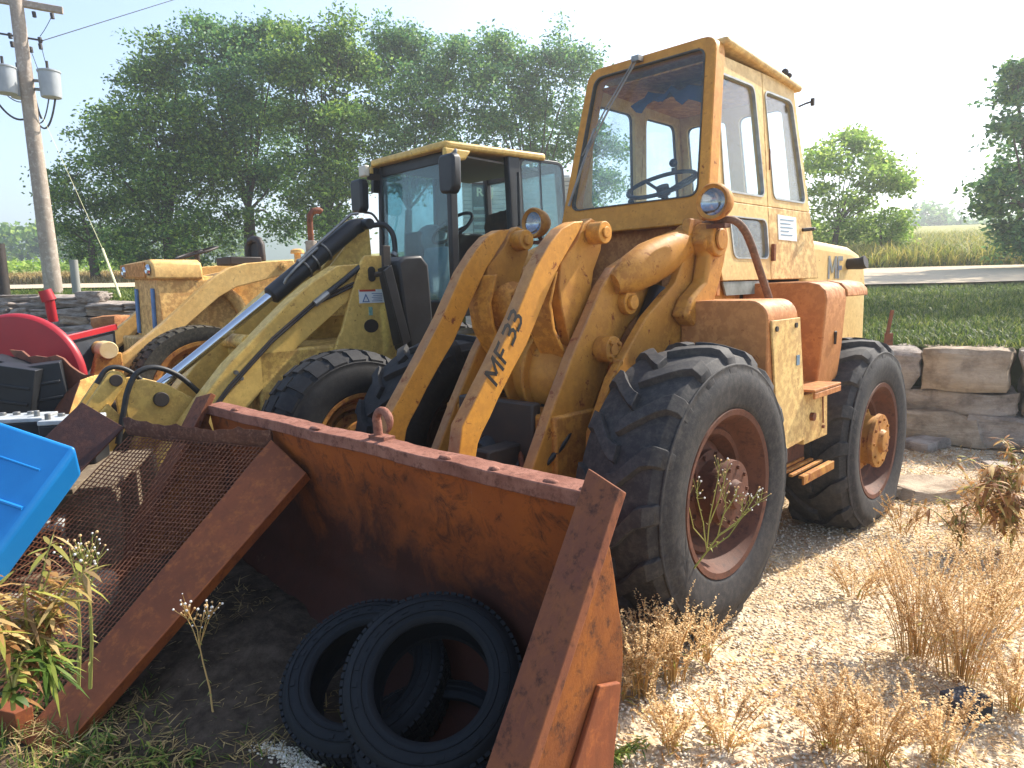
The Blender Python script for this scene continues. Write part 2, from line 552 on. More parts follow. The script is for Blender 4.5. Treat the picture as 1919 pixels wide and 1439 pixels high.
# ------------------------------------------------------------------ wheels
def wheel(parent, c, side, Rt=.605, wd=.40, Rr=.35, tm='rubber', rm='rimrust', hubm=None, lugs=17, lugh=.031,
          style='chevron', flat=0.0, name='wheel', dish=.13, ground=0.0, hubr=.13, hubl=.13):
    """c: wheel centre; side +1: outer face towards +x"""
    c = Vector(c); h = wd / 2
    rim = MB()
    # rim outer shell and disc (h measured outward)
    rim.lathe([(-h * .85, Rr * .93), (-h * .6, Rr * .9), (0, Rr * .86), (h * .62, Rr * .9), (h * .80, Rr * .97), (h * .93, Rr * 1.04), (h * .97, Rr * 1.03),
               (h * .95, Rr * .96), (h * .80, Rr * .90), (h * .55, Rr * .86), (h * .45, Rr * .80), (h * .52, Rr * .76), (h * .50, Rr * .70),
               (h - dish - .03, Rr * .62), (h - dish, Rr * .50), (h - dish, .02), (h - dish, .001)], c, 0, side, 56)
    wo = rim.build(name, MAT[rm], parent, 0, 35)
    hb = MB()
    x0 = h - dish
    hb.lathe([(x0 - .01, hubr * 1.35), (x0 + .02, hubr * 1.33), (x0 + .025, hubr * 1.02), (x0 + hubl * .8, hubr), (x0 + hubl * .82, hubr * 1.12), (x0 + hubl, hubr * 1.1),
              (x0 + hubl + .005, hubr * .5), (x0 + hubl + .03, hubr * .42), (x0 + hubl + .035, .001)], c, 0, side, 36)
    for k in range(10):
        a = 2 * PI * k / 10
        p = c + Vector(((x0) * side, math.cos(a) * hubr * 1.2, math.sin(a) * hubr * 1.2))
        hb.cyl(p, p + Vector((.035 * side, 0, 0)), .012, 6)
        p = c + Vector(((x0 + hubl) * side, math.cos(a) * hubr * .9, math.sin(a) * hubr * .9))
        hb.cyl(p, p + Vector((.012 * side, 0, 0)), .009, 6)
    hb.build('hub', MAT[hubm or rm], wo, 0, 35)
    # tyre carcass
    t = MB()
    sh = Rt * .905
    prof = [(-h * .86, Rr * .98), (-h * .98, Rr * 1.08), (-h * 1.04, Rr * 1.3), (-h * 1.03, (Rr + Rt) / 2), (-h * .98, sh - .03), (-h * .96, sh), (-h * .93, sh + .002), (-h * .80, Rt * .965), (-h * .5, Rt * .99), (0, Rt),
            (h * .5, Rt * .99), (h * .80, Rt * .965), (h * .93, sh + .002), (h * .965, sh + .006), (h * .985, sh), (h * .975, sh - .014), (h * 1.0, sh - .03), (h * 1.045, (Rr + Rt) / 2 + .02), (h * 1.05, Rr * 1.3),
            (h * .99, Rr * 1.10), (h * .97, Rr * 1.06), (h * .93, Rr * 1.035), (h * .86, Rr * .98)]
    t.lathe(prof, c, 0, side, 112)
    rr = random.Random(int(c.y * 100) + int(c.x * 10))
    def crown(x):
        q = abs(x) / h
        if q < .8: return Rt * (1 - .035 * (q / .8) ** 2)
        return Rt * .965 + (sh - Rt * .965) * min((q - .8) / .16, 1)
    if style == 'chevron':
        for sgn in (1, -1):
            for k in range(lugs):
                a0 = 2 * PI * (k + (.5 if sgn < 0 else 0)) / lugs
                path = [(1.015, 0.0, .050, .3), (.93, .0, .052, .9), (.78, .01, .055, 1), (.62, .035, .052, 1), (.42, .105, .046, 1), (.20, .175, .042, 1), (.02, .215, .046, 1), (-.07, .225, .046, .9)]
                rows = []
                for (fx, da, wv, hh) in path:
                    x = fx * h * sgn
                    r0 = crown(x) if fx < .97 else sh - .05
                    hl = lugh * hh * (1 + rr.uniform(-.06, .04))
                    ctr = a0 + da + rr.uniform(-.006, .006)
                    hw = wv / Rt / 2 * 1.35
                    sk = .02 if fx < .7 else 0
                    rows.append((x, r0, hl, ctr, hw, sk))
                base = len(t.v)
                for (x, r0, hl, ctr, hw, sk) in rows:
                    for (da, rad) in ((-hw * 1.25, r0 - .004), (-hw, r0 + hl), (hw, r0 + hl), (hw * 1.25, r0 - .004)):
                        aa = ctr + da
                        t.v.append(tuple(c + Vector((x * side, -rad * math.sin(aa), rad * math.cos(aa)))))
                m_ = len(rows)
                for i in range(m_ - 1):
                    for j in range(3):
                        q = base + i * 4 + j
                        t.f.append((q, q + 1, q + 5, q + 4))
                t.f.append((base, base + 1, base + 2, base + 3))
                q = base + (m_ - 1) * 4
                t.f.append((q + 3, q + 2, q + 1, q))
    elif style == 'block':
        for k in range(lugs * 2):
            a0 = 2 * PI * k / (lugs * 2)
            for fx0, fx1, sh_ in ((.30, .97, 0), (-.97, -.30, 1), (-.22, .22, .5)):
                base = len(t.v)
                for fx in (fx0, (fx0 + fx1) / 2, fx1):
                    x = fx * h; r0 = crown(x)
                    hw = PI / (lugs * 2) * .72
                    for da, rad in ((-hw, r0 - .004), (-hw, r0 + lugh), (hw, r0 + lugh), (hw, r0 - .004)):
                        aa = a0 + da + sh_ * .12 + rr.uniform(-.004, .004)
                        t.v.append(tuple(c + Vector((x * side, -rad * math.sin(aa), rad * math.cos(aa)))))
                for i in range(2):
                    for j in range(3):
                        q = base + i * 4 + j
                        t.f.append((q, q + 1, q + 5, q + 4))
                t.f.append((base, base + 1, base + 2, base + 3)); q = base + 8; t.f.append((q + 3, q + 2, q + 1, q))
    # settle on the ground
    lim = ground + .006
    for i, v in enumerate(t.v):
        if v[2] < lim + .10 * flat + .02:
            over = lim - v[2]
            if over > 0:
                x = v[0] + (1 if v[0] > c.x else -1) * over * .35
                t.v[i] = (x, v[1], lim + over * .03)
            elif flat: 
                t.v[i] = (v[0] + (1 if v[0] > c.x else -1) * .02 * flat * (1 - abs(over) / (.10 * flat + .02)), v[1], v[2])
    to = t.build('tyre', MAT[tm], wo, .012 if style == 'chevron' else 0, 32, 3)
    return wo


def text_mesh(s, size, mat, parent, mtx, name='lettering', ext=.0015, shear=0, bold=.0):
    cu_ = bpy.data.curves.new(name, 'FONT')
    cu_.body = s; cu_.size = size; cu_.extrude = ext; cu_.shear = shear; cu_.offset = bold
    cu_.align_x = 'CENTER'; cu_.align_y = 'CENTER'
    tmp = bpy.data.objects.new('tmp', cu_)
    COL.objects.link(tmp)
    dg = bpy.context.evaluated_depsgraph_get()
    me = bpy.data.meshes.new_from_object(tmp.evaluated_get(dg))
    bpy.data.objects.remove(tmp, do_unlink=True)
    me.transform(mtx)
    me.materials.clear()
    o = link(name, me, MAT[mat], parent)
    return o


def stencil(word, h, mat, parent, m4, name='lettering', w=.21, shear=.18):
    """bold stencil letters cut as thin plates, each letter a part"""
    G = {'M': (1.12, [[(0.1, 0), (0.1, 1)], [(.12, .95), (.5, .28)], [(.5, .28), (.88, .95)], [(.90, 1), (.90, 0)]]),
         'F': (.72, [[(.1, 0), (.1, 1)], [(.0, .9), (.62, .9)], [(.1, .48), (.52, .48)]]),
         '3': (.74, [[(.0, .9), (.38, .9), (.53, .80), (.53, .66), (.40, .53), (.20, .52)], [(.30, .52), (.46, .50), (.58, .38), (.58, .22), (.42, .1), (.0, .1)]]),
         ' ': (.30, [])}
    x = 0; out = []
    tot = sum(G[c][0] for c in word)
    for c in word:
        adv, st = G[c]
        if st:
            b = MB()
            for k, line in enumerate(st):
                for i in range(len(line) - 1):
                    p, q = Vector(line[i]), Vector(line[i + 1]); d = (q - p).normalized(); n_ = Vector((-d.y, d.x)) * w / 2
                    e_ = d * (.04 if len(line) > 2 else .0)
                    P = [p - n_ - e_, q - n_ + e_, q + n_ + e_, p + n_ - e_]
                    P = [((v.x + x - tot / 2 + shear * v.y) * h, (v.y - .5) * h) for v in P]
                    z = .0006 * (k + 1) + .0001 * i
                    b.add([m4 @ Vector((a_[0], a_[1], z)) for a_ in P], [(0, 1, 2, 3)])
            me = bpy.data.meshes.new(name); me.from_pydata(b.v, [], b.f)
            out.append(link(name, me, MAT[mat], parent))
        x += adv
    return out


def mtx(xa, ya, loc):
    xa = Vector(xa).normalized(); ya = Vector(ya)
    ya = (ya - xa * ya.dot(xa)).normalized()
    za = xa.cross(ya)
    m = Matrix((xa, ya, za)).transposed().to_4x4(); m.translation = Vector(loc)
    return m


# ================================================================== big orange loader
XL, YL, ZL = Vector((.713, -.701, .011)), Vector((.701, .713, .004)), Vector((-.011, .005, 1))
ML = Matrix((XL, YL, ZL)).transposed().to_4x4(); ML.translation = Vector((.214, 3.535, 0))
MF = thing('wheel_loader', 'worn orange wheel loader with tall yellow cab and MF 33 lettered arm', 'wheel loader', ML)

RW = .80
wheel(MF, (RW, 0, .608), 1, hubm='rimrust')
wheel(MF, (-RW, 0, .608), -1, tm='rubber_far')
wheel(MF, (RW, 1.93, .49), 1, hubm='rimyel', flat=1, tm='rubber', hubr=.15)
wheel(MF, (-RW, 1.93, .50), -1, flat=1, tm='rubber_far')

# chassis
b = MB()
b.box((0, .35, .72), (.74, 1.5, .42)); b.box((0, 2.2, .78), (.62, 2.3, .5)); b.box((0, 1.15, .6), (.4, .6, .4))
b.build('chassis', MAT['armD'], MF, .012)
b = MB()
for y, z in ((0, .608), (1.93, .495)):
    b.tube([(-.68, y, z), (-.45, y, z), (-.2, y, z), (0, y, z - .01), (.2, y, z), (.45, y, z), (.68, y, z)], [.10, .11, .12, .22, .12, .11, .10], 20)
b.build('axle', MAT['rimrust'], MF, 0)
# front frame side plates / tower
for s in (1, -1):
    b = MB()
    x0, x1 = (.425, .47) if s > 0 else (-.47, -.425)
    b.prism([(.56, 1.82), (.72, 1.82), (.80, 1.72), (1.05, 1.40), (1.05, .45), (-.30, .45), (-.26, .85), (-.12, 1.08), (.16, 1.34), (.42, 1.50), (.50, 1.62)], 0, x0, x1)
    b.build('tower_plate', MAT['armD'], MF, .006)
    b = MB()   # cast pivot bracket
    x0, x1 = (.472, .56) if s > 0 else (-.56, -.472)
    b.prism([(.545, 1.70), (.60, 1.64), (.56, 1.50), (.42, 1.42), (.36, 1.34), (.44, 1.28), (.60, 1.30), (.68, 1.44), (.76, 1.60), (.79, 1.72), (.74, 1.79), (.62, 1.80)], 0, x0, x1)
    b.build('pivot_bracket', MAT['armD'], MF, .018)
b = MB()
b.prism([(-.49, 1.42), (-.49, 1.86), (.49, 1.86), (.49, 1.42)], 1, .80, .84)
b.box((0, 1.0, 1.30), (.80, .5, .3))
b.build('bulkhead', MAT['fender'], MF, .006)
b = MB()
b.prism([(-.25, .5), (-.25, .98), (.25, .98), (.25, .5)], 1, -.42, -.36)
b.box((.12, -.5, .72), (.10, .25, .14)); b.box((-.2, -.46, .60), (.3, .2, .2))
b.build('front_plate', MAT['dark'], MF, .01)

# lift arms
def arm_shape(s):
    o = thing_part = None
    b = MB()
    xo = lambda a, c_: (a, c_) if s > 0 else (-c_, -a)
    lo, hi = xo(.285, .345)
    b.prism([(.40, 1.66), (.27, 1.655), (.08, 1.58), (-.02, 1.49), (-.09, 1.39), (-.25, 1.18), (-.41, .93), (-.54, .71), (-.72, .42), (-.86, .25), (-.78, .17), (-.62, .22),
             (-.35, .60), (-.10, .92), (.07, 1.17), (.20, 1.30), (.50, 1.46), (.50, 1.55)], 0, lo, hi)
    o = b.build('lift_arm', MAT['armD'], MF, .010, mat2=MAT['armedge'], pick=lambda n: n.y < -.5 and abs(n.x) < .5)
    b = MB()   # swollen cast head
    P = [(.36, .06, 1.50), (.385, .16, 1.545), (.40, .28, 1.59), (.42, .40, 1.63), (.44, .52, 1.67), (.445, .62, 1.705)]
    R = [.05, .095, .11, .105, .095, .08]
    b.tube([(p[0] * s, p[1], p[2]) for p in P], R, 20)
    for i, v in enumerate(b.v):
        b.v[i] = ((v[0] - .36 * s) * .72 + .36 * s, v[1], v[2])
    b.build('arm_head', MAT['armD'], o, 0, 60)
    b = MB()
    b.cyl((.36 * s, .655, 1.71), (.585 * s, .655, 1.71), .088, 28)
    b.cyl((.585 * s, .655, 1.71), (.60 * s, .655, 1.71), .055, 20)
    b.build('pivot_boss', MAT['armD'], o, .008)
    b = MB()
    b.cyl((.345 * s, .16, 1.41), (.385 * s, .16, 1.41), .058, 24); b.cyl((.385 * s, .16, 1.41), (.405 * s, .16, 1.41), .036, 20)
    b.build('pin', MAT['arm'], o, .004)
    b = MB()
    b.cyl((.345 * s, -.04, 1.20), (.425 * s, -.04, 1.20), .062, 24); b.cyl((.425 * s, -.04, 1.20), (.432 * s, -.04, 1.20), .03, 12)
    for a in (.6, 2.2, 3.9, 5.3):
        b.cyl((.42 * s, -.04 + .042 * math.cos(a), 1.20 + .042 * math.sin(a)), (.44 * s, -.04 + .042 * math.cos(a), 1.20 + .042 * math.sin(a)), .011, 6)
    b.bar((.425 * s, -.05, 1.15), (.47 * s, -.03, 1.14), .02, .02)
    b.build('pin', MAT['armD'], o, .003)
    # lift cylinder behind
    b = MB(); b.cyl((.39 * s, .40, 1.46), (.39 * s, -.08, .80), .055, 18); b.cyl((.39 * s, -.08, .80), (.39 * s, -.22, .60), .03, 14)
    b.build('hydraulic_cylinder', MAT['black'], MF, 0)
for s in (1, -1): arm_shape(s)

# tilt links and bell cranks
LINK = [(-.06, 1.795), (-.13, 1.79), (-.22, 1.755), (-.30, 1.69), (-.40, 1.58), (-.53, 1.38), (-.68, 1.18), (-.86, .955), (-.885, .84), (-.98, .55), (-1.0, .42), (-.90, .40),
        (-.80, .78), (-.775, .87), (-.75, .91), (-.70, .97), (-.65, 1.04), (-.55, 1.16), (-.47, 1.25), (-.33, 1.46), (-.24, 1.59), (-.10, 1.74)]
CRANK = [(-.13, 1.70), (-.08, 1.78), (-.02, 1.81), (.04, 1.79), (.065, 1.73), (.05, 1.66), (-.01, 1.56), (-.03, 1.47), (-.01, 1.38), (.03, 1.26), (.01, 1.12), (-.08, 1.05), (-.15, 1.12), (-.20, 1.25), (-.25, 1.39), (-.265, 1.50), (-.25, 1.60)]
for s in (1, -1):
    xs = lambda a, c_: (a, c_) if s > 0 else (-c_, -a)
    b = MB(); b.prism(LINK, 0, *xs(.205, .275))
    lk = b.build('tilt_link', MAT['arm'], MF, .006, mat2=MAT['armedge'], pick=lambda n: n.y < -.5 and abs(n.x) < .5)
    if s > 0:
        stencil('MF 33', .092, 'ink', lk, mtx((0, .56, .86), (0, -.86, .56), (.277, -.612, 1.252)), w=.165)
    b = MB(); b.prism(CRANK, 0, *xs(.22, .272) if s < 0 else (.20, .262))
    for i, v in enumerate(b.v): b.v[i] = (v[0], v[1] + .035, v[2] + .004)
    ck = b.build('bell_crank', MAT['armD'], MF, .006)
    b = MB()
    P = [(-.26, 1.56), (-.31, 1.42), (-.29, 1.30), (-.22, 1.19), (-.12, 1.09), (-.02, 1.04)]
    Q = [(p[0] + .018, p[1] + .006) for p in P]
    b.prism(P + Q[::-1], 0, *xs(.12, .27))
    b.build('curved_flange', MAT['arm'], ck, .004)
    b = MB(); e = .35 if s > 0 else -.18
    b.cyl((s * .27 if s > 0 else -.225, .005, 1.74), (e if s > 0 else -.15, .005, 1.74), .052, 24)
    b.cyl((e if s > 0 else -.15, .005, 1.74), ((e if s > 0 else -.15) + .012, .005, 1.74), .028, 8)
    b.build('pin', MAT['arm'], ck, .004)
b = MB()
b.cyl((-.22, -.10, 1.42), (.20, -.10, 1.42), .075, 24)
b.tube([(-.22, -.10, 1.42), (-.12, -.10, 1.36), (0, -.10, 1.32)], [.13, .10, .07], 20)
b.build('cross_tube', MAT['arm'], MF, 0)
b = MB()
b.tube([(-.285, -.06, 1.10), (-.18, -.06, 1.10), (-.02, -.06, 1.08), (.10, -.06, 1.06), (.22, -.06, 1.08), (.285, -.06, 1.10)], [.14, .15, .19, .20, .19, .15], 28)
for x in (-.06, .06): b.lathe([(0, .16), (0, .235), (.02, .235), (.02, .16)], (x, -.06, 1.07), 0, 1, 40)
b.build('torque_tube', MAT['armD'], MF, .004)
b = MB()
rr = random.Random(3)
for k in range(9):
    b = MB(); x = rr.uniform(-.25, .3)
    b.tube(cm([(x, -.1 + rr.uniform(-.1, .1), .95), (x + rr.uniform(-.1, .1), -.35, .80), (x + rr.uniform(-.2, .2), -.48, .62), (x + rr.uniform(-.2, .2), -.35, .45)]), .014, 8)
    b.build('hose', MAT['hose' if k % 3 else 'rust'], MF, 0)
b = MB(); b.cyl((.02, .1, 1.0), (-.05, -.45, .72), .06, 16); b.build('hydraulic_cylinder', MAT['black'], MF, 0)
b = MB(); b.cyl((-.05, -.45, .72), (-.1, -.85, .5), .03, 14); b.build('piston_rod', MAT['chrome'], MF, 0)

# bucket ----------------------------------------------------------
HW = 1.25
back = [(-1.245, .935), (-1.225, .80), (-1.20, .62), (-1.19, .45), (-1.21, .30), (-1.28, .16), (-1.38, .075), (-1.52, .035), (-1.84, .022)]
T = .022
outl = []
for i, p in enumerate(back):
    a = back[max(i - 1, 0)]; c_ = back[min(i + 1, len(back) - 1)]
    d = Vector((c_[0] - a[0], c_[1] - a[1])).normalized()
    outl.append((p[0] - d.y * T * (-1) * -1 if False else p[0] + (-d.y) * T, p[1] + d.x * T))
b = MB(); NX = 64
bk2 = []
for i in range(len(back) - 1):
    for k in range(4): bk2.append(tuple(Vector(back[i]).lerp(Vector(back[i + 1]), k / 4)))
bk2.append(back[-1])
def dent(x, y, z):
    v = .010 * noise.noise(Vector((x * 2.2, z * 2.6 + y, 3))) + .006 * noise.noise(Vector((x * 6, z * 5 + y * 4, 8)))
    return v + (-.014 * math.exp(-((x - .55) ** 2 + (z - .72) ** 2) / .012)) + (.012 * math.exp(-((x + .35) ** 2 + (z - .8) ** 2) / .01))
for side_ in (0, 1):
    base = len(b.v)
    for i in range(NX + 1):
        x = -HW + 2 * HW * i / NX
        for j, (y, z) in enumerate(bk2):
            a_ = Vector(bk2[max(j - 1, 0)]); c_ = Vector(bk2[min(j + 1, len(bk2) - 1)]); d = (c_ - a_).normalized()
            o_ = dent(x, y, z) + (T if side_ else 0)
            b.v.append((x, y - d.y * o_, z + d.x * o_))
    m_ = len(bk2)
    for i in range(NX):
        for j in range(m_ - 1):
            q = base + i * m_ + j; b.f.append((q, q + 1, q + m_ + 1, q + m_) if side_ else (q, q + m_, q + m_ + 1, q + 1))
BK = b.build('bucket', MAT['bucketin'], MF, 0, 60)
b = MB()   # thick rolled lip along the top, slightly dented
N = 60; base = len(b.v)
rr = random.Random(5)
for i in range(N + 1):
    x = -HW + 2 * HW * i / N
    dz = .006 * noise.noise(Vector((x * 3, 0, 0))) + .004 * noise.noise(Vector((x * 14, 3, 0)))
    dy = .006 * noise.noise(Vector((x * 4, 9, 0)))
    for (y, z) in ((-1.262, .905), (-1.262, .952), (-1.178, .958), (-1.178, .905)):
        b.v.append((x, y + dy, z + dz))
for i in range(N):
    for j in range(4):
        q = base + i * 4
        b.f.append((q + j, q + (j + 1) % 4, q + 4 + (j + 1) % 4, q + 4 + j))
b.f.append((base, base + 1, base + 2, base + 3)); b.f.append(tuple(base + N * 4 + k for k in (3, 2, 1, 0)))
b.build('bucket_lip', MAT['rustlip'], BK, .004)
for s in (1, -1):
    b = MB()
    xs = (1.25, 1.275) if s > 0 else (-1.275, -1.25)
    pr = [(-1.22, .95), (-1.25, .86), (-1.228, .80), (-1.215, .74), (-1.20, .66), (-1.178, .55), (-1.176, .46), (-1.19, .36), (-1.205, .28), (-1.27, .15), (-1.40, .05), (-1.84, .02), (-1.60, .40), (-1.26, .95)]
    b.prism(pr, 0, *xs)
    b.build('side_plate', MAT['bucketside'], BK, .004)
    b = MB()  # wear patch
    b.prism([(-1.21, .42), (-1.30, .45), (-1.46, .20), (-1.38, .07), (-1.25, .17)], 0, *((1.275, 1.291) if s > 0 else (-1.291, -1.275)))
    b.build('wear_plate', MAT['rustbeam'], BK, .004)
    b = MB()  # side cutter flat bar along the front edge
    p0 = Vector((1.215 * s, -1.215, 1.0)); p1 = Vector((1.215 * s, -1.84, .01))
    wv = Vector((.125 * s, -.03 * (1 if s > 0 else 1), -.028)); d = (p1 - p0).normalized()
    nrm = d.cross(wv).normalized() * (-1 if s > 0 else 1)
    q = [p0, p0 + wv, p1 + wv, p1]
    b.slab(q if s > 0 else q[::-1], .03)
    b.build('side_cutter', MAT['rust'], BK, .003)
b = MB(); b.prism([(-1.95, .018), (-1.80, .045), (-1.66, .048), (-1.66, .03), (-1.82, .012)], 0, -HW, HW)
b.build('cutting_edge', MAT['rust'], BK, .003)
b = MB()   # lifting hook
hx, hy, hz = .19, -1.20, .96
pts = [(hx, hy, hz), (hx - .005, hy, hz + .06)]
for k in range(13):
    a = PI - k * PI * 1.28 / 12
    pts.append((hx + .034 + .042 * math.cos(a), hy, hz + .062 + .042 * math.sin(a)))
b.tube(pts, [.017] * 3 + [.016] * 8 + [.014, .011, .008, .006], 12)
b.box((hx + .02, hy, hz), (.10, .05, .02))
b.build('hook', MAT['rustlip'], BK, 0)
b = MB()
for k, (x, w_) in enumerate(((-.95, .05), (-.2, .06), (.62, .05), (.85, .035), (1.08, .05), (1.2, .03))):
    b.sphere((x, -1.24, .955), .014, 8, 6, (w_ / .014 * .6, 1, .6))
each(b, 'weld_bead', MAT['rustlip'], BK)
b = MB()   # bird droppings
for (dx, dz, r) in ((0, 0, .011), (.012, -.022, .008), (.018, -.045, .006), (.027, -.06, .005), (.033, -.085, .005)):
    p = Vector((1.275 + dx * .6, -1.215 - .19 - .0, 1.0 - .26 + dz)); t_ = (p.z - 1.0) / (.01 - 1.0)
    y = -1.215 + t_ * (-1.84 + 1.215) - .012
    b.sphere((p.x, y - .002, p.z + .01), r, 8, 5, (1, .5, 1.3))
b.build('bird_dropping', MAT['white'], BK, 0)

# fenders / tanks
def roundprof(x0, x1, z0, z1, r, taper=0):
    pts = [(x0, z0), (x0, z1), (x1 - r, z1)]
    for k in range(1, 7):
        a = PI / 2 * (1 - k / 6)
        pts.append((x1 - r + r * math.cos(a), z1 - r + r * math.sin(a)))
    pts.append((x1 - taper, z0))
    return pts
for s in (1, -1):
    b = MB()
    pr = roundprof(.475, .93, .70, 1.405, .09, .0)
    b.prism([(p[0] * s, p[1]) for p in pr], 1, .46, .80)
    fo = b.build('front_fender', MAT['fender'], MF, .008)
    b = MB(); x0 = .932 * s
    b.prism([(.475, 1.31), (.795, 1.31), (.91, .68), (.56, .66), (.53, .95)], 0, *sorted((x0, x0 + .012 * s)))
    b.build('fender_skirt', MAT['cab'], fo, .003)
    if s > 0:
        b = MB()
        for y, z in ((.52, 1.27), (.74, 1.275)): b.cyl((.944, y, z), (.952, y, z), .013, 10)
        b.cyl((.52, .458, 1.31), (.52, .45, 1.31), .02, 12)
        each(b, 'bolt', MAT['dark'], fo)
        b = MB(); b.box((.946, .775, 1.10), (.004, .035, .05)); b.build('blue_sticker', plain('faded_sticker', '4f6e86', .6, '6f8494', 30), fo, 0)
        b = MB(); b.prism([(.89, .905), (1.22, .905), (1.24, .64), (.92, .64)], 0, .55, .93)
        tb = b.build('tool_box', MAT['cab'], MF, .006)
        b = MB(); b.box((.78, 1.07, .925), (.42, .36, .014), Matrix.Rotation(-.03, 3, 'Y')); b.box((.985, 1.07, .905), (.012, .36, .03)); b.build('tool_box_lid', MAT['fender'], tb, .003)
        b = MB(); b.cyl((.93, 1.0, .78), (.95, 1.0, .78), .022, 12); b.cyl((.93, 1.16, .70), (.942, 1.16, .70), .01, 8); b.bar((.935, 1.14, .90), (.935, 1.16, .72), .006, .006); each(b, 'latch', MAT['rust'], tb)
        b = MB()
        b.box((.80, 1.05, .56), (.04, .30, .20)); b.build('step_bracket', MAT['rimrust'], MF, .004)
        st = MB()
        for k in range(4): st.box((.82 + k * .05, .98, .505), (.022, .40, .014))
        st.box((.985, .98, .49), (.012, .41, .045)); st.box((.79, .98, .49), (.012, .41, .045))
        st.build('step', MAT['rimyel'], MF, .003)
    b = MB()
    pr = [(.42, .62), (.42, 1.48), (.80, 1.48), (.86, 1.465), (.895, 1.43), (.905, 1.38), (.885, 1.1), (.84, .70), (.83, .62)]
    b.prism([(p[0] * s, p[1]) for p in pr], 1, 1.24, 1.54)
    to_ = b.build('fuel_tank', MAT['fender'], MF, .008)
    b = MB()
    pr = [(.42, 1.40), (.42, 1.483), (.80, 1.483), (.87, 1.468), (.905, 1.43), (.91, 1.39), (.87, 1.39)]
    b.prism([(p[0] * s, p[1]) for p in pr], 1, 1.542, 1.88)
    b.build('tank_shelf', MAT['fender'], to_, .006)
    if s > 0:
        b = MB(); b.bar((.90, 1.40, 1.20), (.89, 1.42, 1.13), .012, .02); b.build('handle', MAT['dark'], to_, 0)

# engine hood
b = MB()
pr = [(2.16, .95), (2.16, 1.745), (2.4, 1.77), (3.1, 1.735), (3.30, 1.69), (3.42, 1.60), (3.46, 1.46), (3.46, .8)]
b.prism(pr, 0, -.40, .40)
hood = b.build('engine_hood', MAT['cab'], MF, .07, 40, 4)
stencil('MF', .165, 'inkblue', hood, mtx((0, 1, 0), (0, 0, 1), (.4025, 2.76, 1.575)), w=.2, shear=0)
b = MB(); b.tube([(.36, 3.02, 1.60), (.50, 2.98, 1.60), (.54, 2.98, 1.61)], [.04, .045, .05], 14); b.build('exhaust_pipe', MAT['dark'], MF, 0)
b = MB(); b.box((0, 2.17, 1.45), (.74, .05, .5)); b.build('hood_gap_seal', MAT['dark'], MF, .01)
b = MB(); b.box((0, 2.5, .75), (.95, 1.3, .5)); b.build('rear_body', MAT['cab'], MF, .02)

# cab --------------------------------------------------------------
def hw(z): return .50 - .085 * (z - 1.5) / 1.25
def fy(z): return .70 + (z - 1.93) * .228           # windshield lean
def ry(z): return 2.18 - (z - 1.49) * .235
cab = MB()
def side(s, y0, y1, z0, z1, hole=None, r=.05, th=.035, lean0=None, lean1=None):
    def P(y, z): return Vector((s * hw(z), y, z))
    ya = (lambda z: lean0(z)) if lean0 else (lambda z: y0)
    yb = (lambda z: lean1(z)) if lean1 else (lambda z: y1)
    q = (P(ya(z0), z0), P(yb(z0), z0), P(yb(z1), z1), P(ya(z1), z1))
    if hole is None:
        cab.slab(q if s > 0 else q[::-1], th)
        return None
    hq = [Vector((s * hw(z), y, z)) for y, z in hole]
    inn = rrect(*hq, r)
    cab.frame(crect(*q), inn, th, (-s, 0, 0))
    return inn
holes = []
for s in (1, -1):
    holes.append((s, side(s, .80, 1.445, 1.93, 2.70, [(.915, 1.985), (1.40, 1.985), (1.33, 2.60), (.90, 2.60)], lean0=lambda z: fy(z) + .03)))
    if s > 0: holes.append((s, side(s, .80, 1.445, 1.50, 1.928, [(.99, 1.625), (1.42, 1.625), (1.41, 1.85), (.96, 1.85)], lean0=lambda z: .85 if z < 1.6 else fy(z) + .03)))
    else: side(s, .80, 1.445, 1.50, 1.928)
    holes.append((s, side(s, 1.449, 2.1, 1.93, 2.70, [(1.53, 1.985), (2.0, 1.985), (1.85, 2.60), (1.47, 2.60)], lean1=ry)))
    side(s, 1.449, 2.1, 1.50, 1.928, lean1=ry)
# rear wall with two windows
def rp(x, z): return Vector((x, ry(z) - .002, z))
for x0, x1, h0, h1 in ((-1, 0, -.36, -.05), (0, 1, .05, .36)):
    zb, zt = 1.93, 2.70
    L = lambda x, z: rp(hw(z) * x - (.036 if x > 0 else -.036 if x < 0 else 0), z)
    inn = rrect(rp(h0, 1.99), rp(h1, 1.99), rp(h1 * .95, 2.58), rp(h0 * .95, 2.58), .05)
    cab.frame(crect(L(x0, zb), L(x1, zb), L(x1, zt), L(x0, zt)), inn, .03, (0, -1, 0))
    holes.append((0, inn))
cab.slab([rp(-.46, 1.5), rp(.46, 1.5), rp(.46, 1.928), rp(-.46, 1.928)], .03)
CAB = cab.build('cab', MAT['cab'], MF, .004)
# windshield frame
def wp_(x, z, off=0): return Vector((x, fy(z) + off, z))
fr = MB()
ob, ot = 1.80, 2.795
fo_ = rrect(wp_(-.50, ob), wp_(.50, ob), wp_(.425, ot), wp_(-.425, ot), .085, 5)
for i in list(range(0, 12)):   # square lower corners
    pass
fi_ = rrect(wp_(-.425, 1.95), wp_(.425, 1.95), wp_(.365, 2.735), wp_(-.365, 2.735), .06, 5)
fr.frame(fo_, fi_, .10, (0, 1, 0))
fr.build('windshield_frame', MAT['arm'], CAB, .008)
sl_ = MB()
def seal(inn, wdt, th, nrm, mb):
    c_ = sum(inn, Vector((0, 0, 0))) / len(inn)
    out_ = [p + (p - c_).normalized() * wdt for p in inn]
    in2 = [p + (c_ - p).normalized() * wdt * .6 for p in inn]
    nv = Vector(nrm).normalized()
    mb.frame([p + nv * .006 for p in out_], [p + nv * .006 for p in in2], th, -nv)
seal(fi_, .006, .03, (0, -1, 0), sl_)
